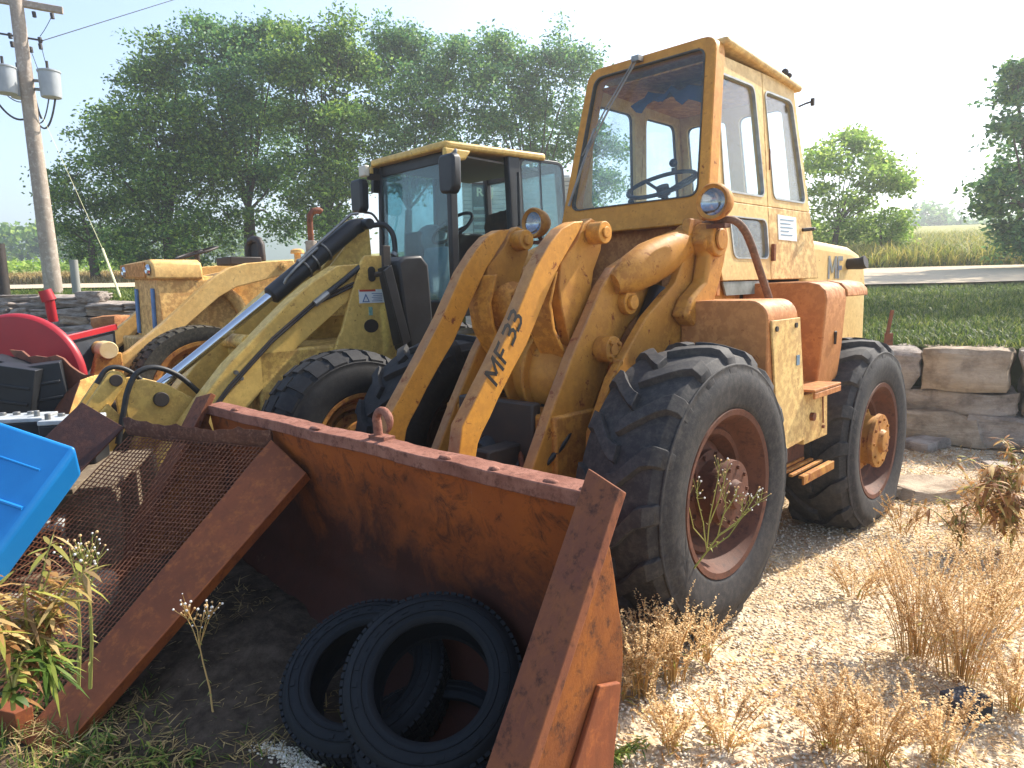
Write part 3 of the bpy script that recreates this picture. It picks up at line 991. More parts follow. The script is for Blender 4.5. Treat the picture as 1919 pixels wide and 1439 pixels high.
sl_.build('windshield_seal', MAT['rubberseal'], CAB, 0)
def pane(inn, off, name='window', mat='glass', parent=None):
    me = MB(); 
    me.slab([p + off for p in inn], .004)
    return me.build(name, MAT[mat], parent or CAB, 0, 0)
pane(fi_, Vector((0, .012, 0)), 'windshield', 'glass')
for s, inn in holes:
    if inn is None: continue
    sm_ = MB()
    nrm = (s, 0, 0) if s else (0, 1, 0)
    wn = pane(inn, Vector(nrm) * -.012, 'window', 'glass')
    seal(inn, .008, .02, nrm, sm_)
    so_ = sm_.build('window_seal', MAT['chromeseal' if s > 0 else 'rubberseal'], wn, 0)
# roof
b = MB()
zt = 2.705
rf = [Vector((-.45, fy(2.75) + .09, 2.80)), Vector((.45, fy(2.75) + .09, 2.80)), Vector((.45, 1.97, 2.715)), Vector((-.45, 1.97, 2.715))]
b.slab([Vector((p.x, p.y, p.z)) for p in rf], .045)
# crown
for i, v in enumerate(b.v): b.v[i] = v
b.box((0, 1.42, 2.755), (.70, .9, .05), Matrix.Rotation(-.085, 3, 'X'))
b.build('roof', MAT['cab'], CAB, .02, 40, 3)
b = MB(); b.slab([(-.41, .95, 2.69), (.41, .95, 2.69), (.41, 1.9, 2.655), (-.41, 1.9, 2.655)], .01); b.build('headliner', MAT['arm'], CAB, 0)
b = MB()   # hanging blue tarp under the roof
g = 14
for i in range(g + 1):
    for j in range(6):
        x = -.15 + .54 * i / g; y = fy(2.7) + .06 + j * .07
        z = 2.67 - .05 * abs(math.sin(i * .9 + j)) - .12 * (1 - j / 5) * (.5 + .5 * noise.noise(Vector((x * 9, y * 9, 0)))) - (.06 if j == 0 else 0)
        b.v.append((x, y, z))
for i in range(g):
    for j in range(5):
        q = i * 6 + j; b.f.append((q, q + 1, q + 7, q + 6))
b.build('torn_headliner', plain('torn_blue_lining', '24405e', .8, '2f3f4a', 12, bump=.5), CAB, 0, 60)
b = MB(); b.slab([(-.44, 1.8, 1.93), (.44, 1.8, 1.93), (.44, 2.03, 1.93), (-.44, 2.03, 1.93)], .04)
b.box((0, 1.30, 1.75), (.46, .42, .12)); b.box((0, 1.54, 1.86), (.44, .10, .30)); b.build('seat', MAT['black'], CAB, .02)
# steering wheel
b = MB()
c_ = Vector((-.01, 1.05, 2.085)); ax1 = Vector((1, 0, 0)); ax2 = Vector((0, .88, .42)).normalized()
b.tube([c_ + ax1 * .205 * math.cos(2 * PI * k / 32) + ax2 * .205 * math.sin(2 * PI * k / 32) for k in range(33)], .013, 8, False)
for a in (.5, 2.6, 4.7): b.tube([c_ + Vector((0, .02, -.05)), c_ + (ax1 * math.cos(a) + ax2 * math.sin(a)) * .2], .010, 6)
nn = ax1.cross(ax2)
b.cyl(c_ - nn * .07, c_ - nn * .01, .04, 14)
b.cyl(c_ - nn * .45, c_ - nn * .06, .022, 10)
k_ = c_ + ax2 * .2; b.cyl(k_ - Vector((0.03,0,0)), k_ + Vector((-.03, 0, .03)), .012, 8); b.sphere((k_.x - .03, k_.y, k_.z + .06), .026)
b.tube([(.17, 1.2, 1.8), (.19, 1.15, 2.05)], .01, 6); b.sphere((.19, 1.15, 2.07), .02)
b.tube([(-.30, 1.2, 1.8), (-.30, 1.15, 2.0)], .01, 6); b.sphere((-.30, 1.15, 2.02), .02)
b.build('steering_wheel', MAT['black'], CAB, 0)
# wipers
b = MB()
p0 = wp_(-.05, 2.77, -.03)
b.tube([p0 + Vector((0, .03, 0)), p0, wp_(-.20, 2.52, -.04), wp_(-.36, 2.25, -.025)], .006, 6)
b.tube([p0 + Vector((-.03, 0, -.01)), wp_(-.24, 2.50, -.04), wp_(-.375, 2.27, -.025)], .005, 6)
b.tube([wp_(-.30, 2.42, -.03), wp_(-.44, 1.98, -.015)], .008, 6)
b.box(p0, (.05, .05, .03))
b.build('wiper', MAT['steel'], CAB, 0)
# hinges, door handle, notice, rear-view mirrors
b = MB(); b.box((hw(1.93) + .006, 1.445, 2.2), (.008, .012, .12)); b.box((hw(1.6) + .008, 1.47, 1.66), (.02, .03, .10)); each(b, 'door_hinge', MAT['rust'], CAB, .003)
b = MB(); b.tube([(hw(1.8) + .01, 1.92, 1.81), (hw(1.8) + .05, 1.98, 1.815), (hw(1.8) + .03, 2.06, 1.82)], .012, 8); b.build('door_catch', MAT['dark'], CAB, 0)
b = MB()
q = [Vector((hw(z) + .004, y, z)) for y, z in ((1.57, 1.74), (1.84, 1.735), (1.84, 1.885), (1.57, 1.89))]
b.slab(q, .004); nt_ = b.build('paper_notice', MAT['white'], CAB, 0)
b = MB()
for k in range(5):
    z = 1.865 - k * .023; L_ = (.20, .15, .18, .12, .17)[k]
    b.slab([Vector((hw(zz) + .006, y, zz)) for y, zz in ((1.60, z - .006), (1.60 + L_, z - .006), (1.60 + L_, z), (1.60, z))], .001)
b.build('printed_line', plain('print_blue', '6d8aa0', .6), nt_, 0)
b = MB(); b.tube([(.42, 1.72, 2.70), (.43, 1.74, 2.75)], .008, 6); b.sphere((.43, 1.74, 2.755), .022); b.sphere((.44, 1.78, 2.74), .016); b.tube([(.44, 1.93, 2.58), (.47, 1.97, 2.60), (.49, 2.0, 2.61)], .007, 6); b.box((.495, 2.01, 2.61), (.02, .02, .045)); b.build('mirror_bracket', MAT['dark'], CAB, 0)
b = MB(); b.slab([(.495, .90, 1.42), (.495, 1.40, 1.42), (.495, 1.42, 1.495), (.495, .86, 1.495)], .01); b.build('sheet_patch', plain('grey_sheet', '8f948e', .6, '6e736c', 10), CAB, 0)
# headlights
for s in (1, -1):
    c_ = Vector((.60 * s, .545, 1.887))
    b = MB()
    b.lathe([(0, .066), (-.012, .084), (0, .092), (.03, .090), (.07, .078), (.11, .05), (.125, .02), (.126, .001)], c_, 1, 1, 32)
    hl = b.build('headlight', MAT['rimyel'], CAB, 0, 50)
    b = MB(); b.lathe([(-.012, .001), (-.010, .03), (-.002, .06), (.004, .072)], c_, 1, 1, 28); b.build('lens', MAT['lens'], hl, 0, 60)
    b = MB(); b.lathe([(.055, .001), (.05, .02), (.035, .05), (.008, .07)], c_, 1, 1, 28); b.build('reflector', plain('reflector_%d' % s, 'c5cbd6', .12, 'a8a4a0', 25, metal=1), hl, 0, 60)
    b = MB(); b.cyl(c_ + Vector((0, .05, -.07)), c_ + Vector((-.02 * s, .06, -.12)), .014, 8)
    b.tube([c_ + Vector((-.02 * s, .06, -.12)), (.46 * s, .72, 1.80)], .02, 8); b.box(c_ + Vector((0, .06, -.115)), (.10, .06, .02)); b.build('bracket', MAT['rimrust'], hl, 0)
b = MB()
b.tube(cm([(.50, .64, 1.785), (.58, .64, 1.80), (.645, .67, 1.80), (.67, .73, 1.76), (.68, .80, 1.68), (.685, .90, 1.54), (.69, 1.0, 1.40)]), .020, 12)
b.build('grab_rail', rusty('rail_rust', '7a5a48', '5e4436', '94705a', 8, .7, .2), MF, 0)
# ================================================================== second loader (cream, black glazed cab)
a_ = .836
M2 = Matrix(((math.cos(a_), math.sin(a_), 0), (-math.sin(a_), math.cos(a_), 0), (0, 0, 1))).to_4x4()
M2.translation = Vector((-1.626, 4.90, 0))
L2 = thing('wheel_loader', 'cream wheel loader in the middle with black glazed cab and long chrome cylinder', 'wheel loader', M2)
for s in (1, -1):
    wheel(L2, (.86 * s, .03, .57), s, Rt=.552, wd=.36, Rr=.30, tm='rubber_far', rm='rimyel', lugs=13, lugh=.018, style='block')
    wheel(L2, (.86 * s, 2.1, .585), s, Rt=.575, wd=.36, Rr=.30, tm='rubber_far', rm='rimyel', lugs=13, lugh=.018, style='block')
b = MB(); b.box((0, 1.2, .85), (.66, 3.0, .55)); b.build('chassis', MAT['l2'], L2, .02)
b = MB()
for y in (0, 2.1): b.cyl((-.75, y, .585), (.75, y, .585), .11, 16)
b.build('axle', MAT['dark'], L2, 0)
b = MB(); b.prism([(2.25, .8), (2.25, 1.62), (3.4, 1.58), (3.75, 1.45), (3.8, .8)], 0, -.5, .5); b.build('engine_hood', MAT['l2'], L2, .06, 40, 3)
for s in (1, -1):
    b = MB()
    b.prism([(.47, 1.70), (.50, 1.735), (.64, 1.735), (.675, 1.69), (.68, 1.43), (.74, 1.16), (.76, .80), (.12, .80), (.26, 1.17), (.29, 1.22), (.37, 1.45)], 0, *((.335, .365) if s > 0 else (-.365, -.335)))
    tp = b.build('tower_plate', MAT['l2'], L2, .006)
    b = MB()
    x = .366 if s > 0 else -.372
    b.prism([(.54 + .028 * math.cos(t), (1.63 if math.sin(t) > 0 else 1.58) + .028 * math.sin(t)) for t in [2 * PI * k / 20 for k in range(20)]], 0, x, x + .014)
    b.build('pin_keeper', MAT['dark'], tp, .003)
    b = MB(); b.prism([(.52 + .058 * math.cos(t), 1.24 + .048 * math.sin(t)) for t in [2 * PI * k / 24 for k in range(24)]], 0, x - .001, x + .003)
    b.build('access_hole', MAT['dark'], tp, 0)
    if s > 0:
        b = MB(); b.box((.368, .535, 1.45), (.004, .205, .095)); st = b.build('warning_sticker', MAT['white'], tp, 0)
        b = MB(); b.box((.3712, .50, 1.4905), (.001, .13, .014)); b.build('red_header', plain('print_red', 'b8402c', .6), st, 0)
        b = MB()
        P = [Vector((.371, .455, 1.41)), Vector((.371, .515, 1.41)), Vector((.371, .485, 1.47))]
        I = [Vector((.371, .466, 1.416)), Vector((.371, .504, 1.416)), Vector((.371, .485, 1.455))]
        b.frame(P, I, .001, (1, 0, 0))
        for k in range(5): b.box((.3712, .575 + .006 * (k % 2), 1.468 - k * .013), (.001, .085 - .012 * (k % 2), .004))
        b.build('triangle_print', plain('print_navy', '4a6b96', .6), st, 0)
        b = MB(); b.box((.368, .52, 1.345), (.004, .03, .06)); b.build('small_sticker', plain('print_teal', '9fc4b4', .6, '5f8f80', 90), tp, 0)
b = MB()
b.prism([(.45, 1.68), (.57, 1.81), (.61, 1.90), (.64, 1.99), (.68, 2.03), (.74, 2.04), (.79, 1.99), (.80, 1.75), (.72, 1.3), (.35, 1.3), (.40, 1.55)], 0, -.075, -.045)
b.prism([(.45, 1.68), (.57, 1.81), (.61, 1.90), (.64, 1.99), (.68, 2.03), (.74, 2.04), (.79, 1.99), (.80, 1.75), (.72, 1.3), (.35, 1.3), (.40, 1.55)], 0, -.20, -.17)
b.build('cylinder_bracket', MAT['l2'], L2, .008)
for s in (1, -1):
    b = MB()
    b.prism([(.52, 1.68), (.30, 1.665), (.10, 1.55), (-.06, 1.43), (-.49, 1.05), (-.66, .86), (-.92, .55), (-.98, .40), (-.88, .34), (-.70, .50), (-.45, .70), (-.02, 1.13), (.37, 1.42), (.58, 1.52)], 0, *((.19, .33) if s > 0 else (-.33, -.19)))
    la = b.build('lift_arm', MAT['l2'], L2, .008)
    b = MB()
    for (y, z) in ((-.45, 1.03), (-.42, .99)): b.cyl((.33 * s, y, z - .03), (.35 * s, y, z - .03), .014, 10)
    each(b, 'bolt', MAT['steel'], la)
    b = MB(); x = .345 * s
    for o_ in (0, .02):
        b.tube([(x, .42, 1.55 - o_), (x, .1, 1.42 - o_), (x, -.2, 1.20 - o_), (x, -.5, .92 - o_), (x, -.62, .78 - o_)], .009, 6)
    b.build('hydraulic_pipe', MAT['dark'], la, 0)
b = MB(); b.cyl((-.20, -.30, 1.17), (.20, -.30, 1.17), .05, 14); b.build('cross_tube', MAT['l2'], L2, 0)
b = MB()
b.tube([(0.0, .70, 1.98), (0.0, .62, 1.955), (0, .60, 1.94), (0, .0, 1.50), (0, -.04, 1.47), (0, -.05, 1.462)], [.05, .062, .066, .066, .066, .05], 22)
b.cyl((-.12, .70, 1.98), (.12, .70, 1.98), .04, 14)
cy = b.build('hydraulic_cylinder', MAT['black'], L2, .004)
b = MB(); b.cyl((0, -.05, 1.465), (0, -.84, .90), .033, 18); b.build('piston_rod', MAT['chrome'], L2, 0)
b = MB()
b.tube([(.02, .66, 2.06), (.02, .60, 2.05), (.03, .25, 1.775), (.03, .16, 1.70)], .011, 8)
b.build('hydraulic_pipe', MAT['steel'], cy, 0)
b = MB()
d = Vector((0, -.64, -.47)).normalized()
for t in (.30, .42, .50):
    c_ = Vector((0, .62, 1.955)) + d * t
    b.tube([c_ + Vector((.072 * math.cos(q), .0, 0)) + d.cross(Vector((1, 0, 0))) * .072 * math.sin(q) for q in [2 * PI * k / 18 for k in range(19)]], .007, 6, False)
b.tube([(.05, .30, 1.80), (.07, .12, 1.66), (.07, .04, 1.58), (.05, .03, 1.54)], .01, 8)
b.build('clamp', MAT['steel'], cy, 0)
b = MB()
b.tube(cm([(.10, .73, 1.97), (.16, .80, 1.97), (.20, .84, 1.90), (.22, .84, 1.78), (.24, .80, 1.72), (.30, .62, 1.69), (.34, .48, 1.66), (.36, .32, 1.56), (.36, .20, 1.48)]), .020, 10)
b.build('hose', MAT['hose'], L2, 0)
b = MB(); b.cyl((.23, .835, 1.76), (.23, .82, 1.74), .03, 8); b.cyl((.36, .2, 1.48), (.36, .1, 1.41), .024, 8); each(b, 'hose_fitting', MAT['steel'], L2)
# quick coupler
for s in (1, -1):
    b = MB()
    b.prism([(-1.00, .95), (-.97, .985), (-.91, .985), (-.79, .94), (-.68, .86), (-.58, .80), (-.56, .70), (-.60, .58), (-.72, .54), (-.80, .62), (-.90, .70), (-1.03, .74), (-1.04, .86)], 0, *((.09, .115) if s > 0 else (-.115, -.09)))
    cp = b.build('coupler_plate', MAT['l2'], L2, .006)
    b = MB(); b.cyl((.08 * s, -.84, .855), (.145 * s, -.84, .855), .045, 20); b.build('pin', MAT['dark'], cp, .004)
    b = MB(); b.cyl((.08 * s, -.68, .73), (.13 * s, -.68, .73), .04, 20); b.build('pin', MAT['l2'], cp, .004)
    b = MB()
    def caps(p, q, r, n=12):
        p = Vector(p); q = Vector(q); d = (q - p).normalized(); nn = Vector((-d.y, d.x)); o = []
        for k in range(n + 1):
            a = PI * k / n; o.append(p + nn * r * math.cos(a) - d * r * math.sin(a))
        for k in range(n + 1):
            a = PI * k / n; o.append(q - nn * r * math.cos(a) + d * r * math.sin(a))
        return [(v.x, v.y) for v in o]
    b.prism(caps((-1.06, .99), (-1.30, .66), .058), 0, *((.02, .05) if s > 0 else (-.13, -.10)))
    lk = b.build('coupler_link', MAT['l2'], L2, .006)
    b = MB(); b.cyl(((.02 if s > 0 else -.10), -1.06, .99), ((.065 if s > 0 else -.14), -1.06, .99), .036, 18); b.build('pin', MAT['dark'], lk, .004)
    b = MB(); b.prism([(-1.12, .86), (-1.28, .70), (-1.52, .42), (-1.62, .10), (-1.40, .05), (-1.24, .40), (-1.02, .72)], 0, *((.05, .09) if s > 0 else (-.20, -.16)))
    b.build('coupler_frame', MAT['l2'], L2, .006)
b = MB(); b.box((-.05, -1.42, .30), (.7, .05, .5), Matrix.Rotation(.3, 3, 'X')); b.box((-.05, -1.33, .55), (.8, .06, .07)); b.build('coupler_crossbar', MAT['l2'], L2, .01)
for k, (dx, r) in enumerate(((.13, .017), (.04, .015))):
    b = MB()
    P = [(dx, -1.10 - .0, .62), (dx, -1.06, .78), (dx, -1.02, .93), (dx, -.96, 1.03), (dx, -.86, 1.055), (dx, -.74, 1.00), (dx, -.64, .90), (dx, -.56, .80)] if k == 0 else [(dx, -1.16, .98), (dx, -1.10, 1.06), (dx, -1.02, 1.06), (dx, -.94, 1.0), (dx, -.90, .93), (dx, -.86, .84)]
    b.tube(cm(P), r, 10); b.build('hose', MAT['hose'], L2, 0)

# cab
def post(p0, p1, w_, d_, name='cab_post', mat='black', parent=None, lab=None):
    b = MB(); b.bar(p0, p1, w_, d_, (0, 1, 0)); return b.build(name, MAT[mat], parent or L2, .01)
b = MB(); b.box((0, 1.6, 1.34), (1.04, 1.15, .12)); CB = b.build('cab', MAT['black'], L2, .01)
F = 1.16
for s in (1, -1):
    post((.50 * s, F + .02, 1.35), (.47 * s, F + .04, 2.50), .05, .07, parent=CB)
    post((.52 * s, 1.82, 1.35), (.48 * s, 1.80, 2.52), .06, .13, parent=CB)
    post((.50 * s, 2.42, 1.35), (.47 * s, 2.34, 2.52), .05, .06, parent=CB)
b = MB(); b.box((0, F + .04, 2.47), (.96, .05, .10)); b.box((0, 2.36, 2.49), (.92, .05, .08)); b.build('header', MAT['black'], CB, .008)
b = MB()
R_ = rrect(Vector((-.53, 1.10, 2.56)), Vector((.53, 1.10, 2.56)), Vector((.53, 2.16, 2.575)), Vector((-.53, 2.16, 2.575)), .06, 4)
b.slab(R_, .055)
b.prism([(1.10, 2.515), (1.10, 2.44), (1.22, 2.42), (1.30, 2.44), (1.36, 2.515)], 0, .49, .53)
b.prism([(1.10, 2.515), (1.10, 2.44), (1.22, 2.42), (1.30, 2.44), (1.36, 2.515)], 0, -.53, -.49)
b.build('roof', MAT['l2'], CB, .018, 40, 3)
b = MB(); b.slab([(-.47, 1.2, 2.49), (.47, 1.2, 2.49), (.45, 2.12, 2.46), (-.45, 2.12, 2.46)], .015); b.build('headliner', plain('grey_lining', '6f6a66', .8), CB, 0)
def pane2(q, name='window', mat='glass2'):
    b = MB(); b.slab(q, .005); return b.build(name, MAT[mat], CB, 0, 0)
pane2([(-.50, F, 1.18), (.47, F, 1.18), (.45, F + .02, 2.46), (-.47, F + .02, 2.46)], 'windshield')
pane2([(-.44, 2.40, 1.50), (.44, 2.40, 1.50), (.42, 2.35, 2.45), (-.42, 2.35, 2.45)])
pane2([(-.505, 1.2, 1.5), (-.505, 1.75, 1.5), (-.475, 1.75, 2.45), (-.475, 1.2, 2.45)])
pane2([(-.505, 1.9, 1.5), (-.505, 2.38, 1.5), (-.475, 2.32, 2.45), (-.475, 1.9, 2.45)])
q = [Vector((.53, 1.88, 1.55)), Vector((.53, 2.42, 1.55)), Vector((.50, 2.38, 2.53)), Vector((.50, 1.86, 2.53))]
fo2 = rrect(*q, .08, 5); fi2 = rrect(*q, .06, 5, .028)
b = MB(); b.frame(fo2, fi2, .03, (-1, 0, 0)); dr = b.build('cab_door', MAT['black'], CB, .004)
b = MB(); b.slab(fi2, .005); b.build('door_glass', MAT['glass2'], dr, 0, 0)
b = MB(); b.bar((.515, 2.12, 1.57), (.492, 2.10, 2.51), .02, .02); b.build('door_bar', MAT['black'], dr, 0)
b = MB(); b.tube([(.55, 1.80, 2.38), (.60, 1.76, 2.38), (.60, 1.76, 1.98), (.55, 1.80, 1.98)], .011, 8); b.build('grab_rail', MAT['black'], CB, 0)
b = MB(); b.bar((.565, 1.79, 2.36), (.575, 1.80, 1.72), .02, .03); b.build('rail_strip', MAT['steel'], CB, 0)
# seat with torn cover, steering column
b = MB()
b.box((.05, 1.85, 1.62), (.50, .45, .16)); b.build('seat', MAT['black'], CB, .03)
b = MB(); g = 10
for i in range(g + 1):
    for j in range(g + 1):
        x = -.18 + .46 * i / g; z = 1.66 + .50 * j / g
        y = 2.03 + .05 * j / g + .03 * noise.noise(Vector((x * 8, z * 8, 1)))
        z2 = z + (.03 * noise.noise(Vector((x * 11, 0, 4))) - .05 * abs(i / g - .5) if j > 7 else 0)
        b.v.append((x, y, z2))
n0 = len(b.v)
b.v += [(p[0], p[1] + .09, p[2]) for p in b.v]
for i in range(g):
    for j in range(g):
        q = i * (g + 1) + j
        b.f.append((q, q + 1, q + g + 2, q + g + 1)); b.f.append((n0 + q, n0 + q + g + 1, n0 + q + g + 2, n0 + q + 1))
for i in range(g):
    for q0, q1 in (((i * (g + 1) + g), ((i + 1) * (g + 1) + g)), (i, i + 1)):
        b.f.append((q0, q1, q1 + n0, q0 + n0))
b.build('seat_back', plain('torn_brown_seat', '4a3a30', .85, '2a2422', 9, bump=.6), CB, 0, 60)
b = MB(); g = 8
for i in range(4):
    for j in range(g + 1):
        b.v.append((.28 + .035 * i + .01 * math.sin(j), 1.99 - .02 * i, 2.13 - .045 * j - .012 * i))
for i in range(3):
    for j in range(g):
        q = i * (g + 1) + j; b.f.append((q, q + 1, q + g + 2, q + g + 1))
b.build('hanging_cloth', plain('pale_cloth', 'c4bfb4', .9, '9c978c', 30), CB, 0, 60)
b = MB()
c_ = Vector((.10, 1.48, 1.98)); ax2 = Vector((0, .75, .66))
b.tube([c_ + Vector((1, 0, 0)) * .19 * math.cos(2 * PI * k / 28) + ax2 * .19 * math.sin(2 * PI * k / 28) for k in range(29)], .014, 8, False)
b.tube([c_ + Vector((-.18, 0, 0)), c_ + Vector((0, .02, -.03)), c_ + Vector((.18, 0, 0))], .012, 6)
b.cyl(c_ + Vector((0, 0, -.02)), (.10, 1.30, 1.40), .035, 12)
b.build('steering_wheel', MAT['black'], CB, 0)
b = MB(); b.box((.10, 1.32, 1.60), (.30, .16, .44), Matrix.Rotation(-.2, 3, 'X')); b.build('dashboard', plain('grey_console', 'a9b2b2', .6, '8d9898', 5), CB, .04)
b = MB(); b.sphere((-.22, 1.50, 1.90), .14, 16, 10, (1, 1, .95)); b.sphere((-.16, 1.52, 1.66), .17, 16, 10, (1, .9, .9)); b.build('air_bag_cover', plain('grey_cover', '9aa4a4', .6, '7d8889', 6), CB, 0)
b = MB(); b.box((-.30, 1.75, 1.72), (.22, .8, .5)); b.build('side_console', MAT['dark'], CB, .02)
# mirrors and work lights
for (x, z, s) in ((.70, 2.29, 1), (-.54, 2.265, -1)):
    b = MB()
    b.prism([(x - .085, z - .11), (x - .09, z + .10), (x - .07, z + .135), (x + .07, z + .135), (x + .09, z + .10), (x + .085, z - .10), (x + .05, z - .14), (x - .06, z - .13)], 1, .97, 1.05)
    mr = b.build('mirror', MAT['black'], L2, .02, 40, 3)
    b = MB(); b.tube(cm([(x, 1.06, z + .12), (x, 1.07, z + .17), (x - .10 * s, 1.12, z + .17), (.47 * s, 1.16, z + .16)]) if s > 0 else cm([(x + .02, 1.03, z - .13), (x + .12, 1.06, z - .16), (x + .16, 1.12, z - .30), (x + .10, 1.15, z - .42)]), .010, 8)
    b.build('mirror_arm', MAT['black'] if s < 0 else MAT['steel'], mr, 0)
b = MB(); b.box((-.47, 1.02, 2.46), (.10, .05, .09)); wl = b.build('work_light', plain('pale_lamp', 'c9c2b0', .4), L2, .012)
b = MB(); b.bar((-.47, 1.05, 2.42), (-.46, 1.16, 2.42), .02, .05); b.build('bracket', MAT['dark'], wl, 0)
b = MB(); b.bar((-.50, 1.16, 2.5), (-.52, 1.16, 2.30), .08, .04); b.build('cab_corner', MAT['black'], CB, 0)
# black step box and mud flap
b = MB(); b.prism([(.64, 1.28), (.60, 1.68), (.66, 1.72), (.80, 1.73), (.86, 1.66), (.88, 1.30), (.84, 1.05), (.68, 1.05)], 0, .40, .62); b.build('fender_box', MAT['black'], L2, .02, 40, 3)
b = MB(); b.slab([(.63, .47, 1.62), (.63, .53, 1.66), (.63, .66, 1.14), (.63, .60, 1.10)], .02); b.slab([(.50, .52, 1.64), (.63, .52, 1.66), (.63, .66, 1.14), (.50, .62, 1.10)], .012); b.build('mud_flap', MAT['black'], L2, .003)
b = MB(); b.box((.52, .57, 1.72), (.03, .06, .15)); b.cyl((.45, .53, 1.60), (.55, .53, 1.61), .02, 8); b.build('flap_bracket', MAT['dark'], L2, .004)
# ================================================================== third loader (old, left)
a_ = .80
M3 = Matrix(((math.cos(a_), math.sin(a_), 0), (-math.sin(a_), math.cos(a_), 0), (0, 0, 1))).to_4x4()
M3.translation = Vector((-3.3, 6.7, 0))
L3 = thing('wheel_loader', 'old cream loader without a cab on the left with blue strips and open seat', 'wheel loader', M3)
for s in (1, -1):
    wheel(L3, (.68 * s, .02, .60), s, Rt=.59, wd=.36, Rr=.46, tm='rubber_mud', rm='rimyel', lugs=22, lugh=.022, style='block', dish=.22, hubr=.09)
    wheel(L3, (.68 * s, 1.9, .60), s, Rt=.59, wd=.36, Rr=.36, tm='rubber_far', rm='rimyel', lugs=16, lugh=.022, style='block')
b = MB(); b.box((0, .9, .85), (.7, 2.4, .5)); b.box((0, .9, 1.3), (.62, 1.6, .7)); b.build('chassis', MAT['l3'], L3, .02)
b = MB()
for y in (0.02, 1.9): b.cyl((-.6, y, .6), (.6, y, .6), .10, 14)
b.build('axle', MAT['rimyel'], L3, 0)
# front cowl with headlights, tower with blue strips
b = MB()
R_ = [(-.52, 1.64), (-.52, 1.74), (-.49, 1.78), (.29, 1.80), (.36, 1.77), (.38, 1.70), (.38, 1.62)]
b.prism(R_, 1, -.20, .24); cw = b.build('front_cowl', MAT['l3'], L3, .02, 40, 3)
b = MB(); b.prism([(-.52, 1.66), (-.52, 1.77), (.20, 1.78), (.20, 1.64)], 1, -.215, -.20); b.build('cowl_face', paint('cowl_face_paint', 'd8994c', 'd09148', .34, .5), cw, .004)
for x in (-.40, .30):
    b = MB(); b.lathe([(0, .001), (-.01, .03), (0, .048), (.01, .052)], (x, -.222, 1.705), 1, 1, 20); b.build('headlight', MAT['chrome'], cw, 0)
b = MB(); b.cyl((-.1, -.05, 1.79), (-.1, -.05, 1.82), .05, 16); b.build('filler_cap', MAT['dark'], cw, 0)
b = MB(); b.prism([(-.34, .92), (-.30, 1.64), (.34, 1.64), (.40, .92)], 1, -.16, .26); tw = b.build('front_tower', MAT['l3'], L3, .012)
for x in (-.225, .24):
    b = MB(); b.bar((x - .03, -.172, 1.12), (x, -.172, 1.54), .06, .02, (0, 1, 0)); b.build('blue_strip', plain('blue_strip_paint', '5f86b4', .6, '4b6f9c', 12), tw, .003)
b = MB(); b.prism([(.16, 1.0), (.16, 1.60), (.95, 1.76), (1.9, 1.80), (1.9, 1.0)], 0, -.35, .35); b.build('body_side', MAT['l3'], L3, .02)
b = MB(); b.prism([(1.5, 1.2), (1.5, 1.84), (2.5, 1.82), (2.7, 1.7), (2.7, 1.1)], 0, -.36, .36); b.build('engine_hood', MAT['l3'], L3, .05, 40, 3)
ARM3 = [(1.06, 1.80), (.79, 1.78), (.60, 1.765), (.42, 1.72), (.28, 1.64), (.16, 1.55), (-.20, 1.24), (-.49, 1.02), (-.66, .93), (-.86, .62), (-.90, .45), (-.80, .42), (-.70, .60), (-.51, .82), (-.2, 1.05), (.07, 1.27), (.30, 1.45), (.47, 1.54), (.78, 1.61), (1.04, 1.68), (1.09, 1.74)]
for s in (1, -1):
    b = MB(); b.prism(ARM3, 0, *((.47, .56) if s > 0 else (-.56, -.47))); la = b.build('lift_arm', MAT['l3'], L3, .008)
    b = MB(); b.cyl((.55 * s, .95, 1.735), (.59 * s, .95, 1.735), .04, 18); b.cyl((.59 * s, .95, 1.735), (.60 * s, .95, 1.735), .022, 6); b.build('pin', MAT['l3'], la, .003)
    b = MB(); b.tube([(.40 * s, .42, 1.52), (.40 * s, .52, 1.42), (.40 * s, .68, 1.12), (.40 * s, .76, .96)], [.05, .058, .058, .05], 14); b.build('hydraulic_cylinder', MAT['l3'], L3, 0)
    b = MB(); b.cyl((.33 * s, .38, 1.56), (.47 * s, .38, 1.56), .05, 14); b.bar((.40 * s, .40, 1.56), (.40 * s, .0, 1.22), .06, .07); b.build('crank', MAT['rimyel'], L3, .005)
b = MB(); b.cyl((-.55, -.70, 1.045), (.58, -.70, 1.045), .062, 22); ct = b.build('cross_tube', MAT['l3'], L3, .004)
b = MB(); b.cyl((.58, -.70, 1.045), (.74, -.70, 1.045), .072, 24); b.build('tube_end', plain('bright_cream_paint', 'e6cf9c', .5, 'ddc084', 8), ct, .006)
b = MB()
for x in (-.44, .62): b.prism([(-.60, 1.02), (-.78, 1.02), (-.92, .55), (-.88, .20), (-.62, .25), (-.60, .60)], 0, x, x + .10)
each(b, 'bucket_bracket', MAT['rimyel'], L3, .01)
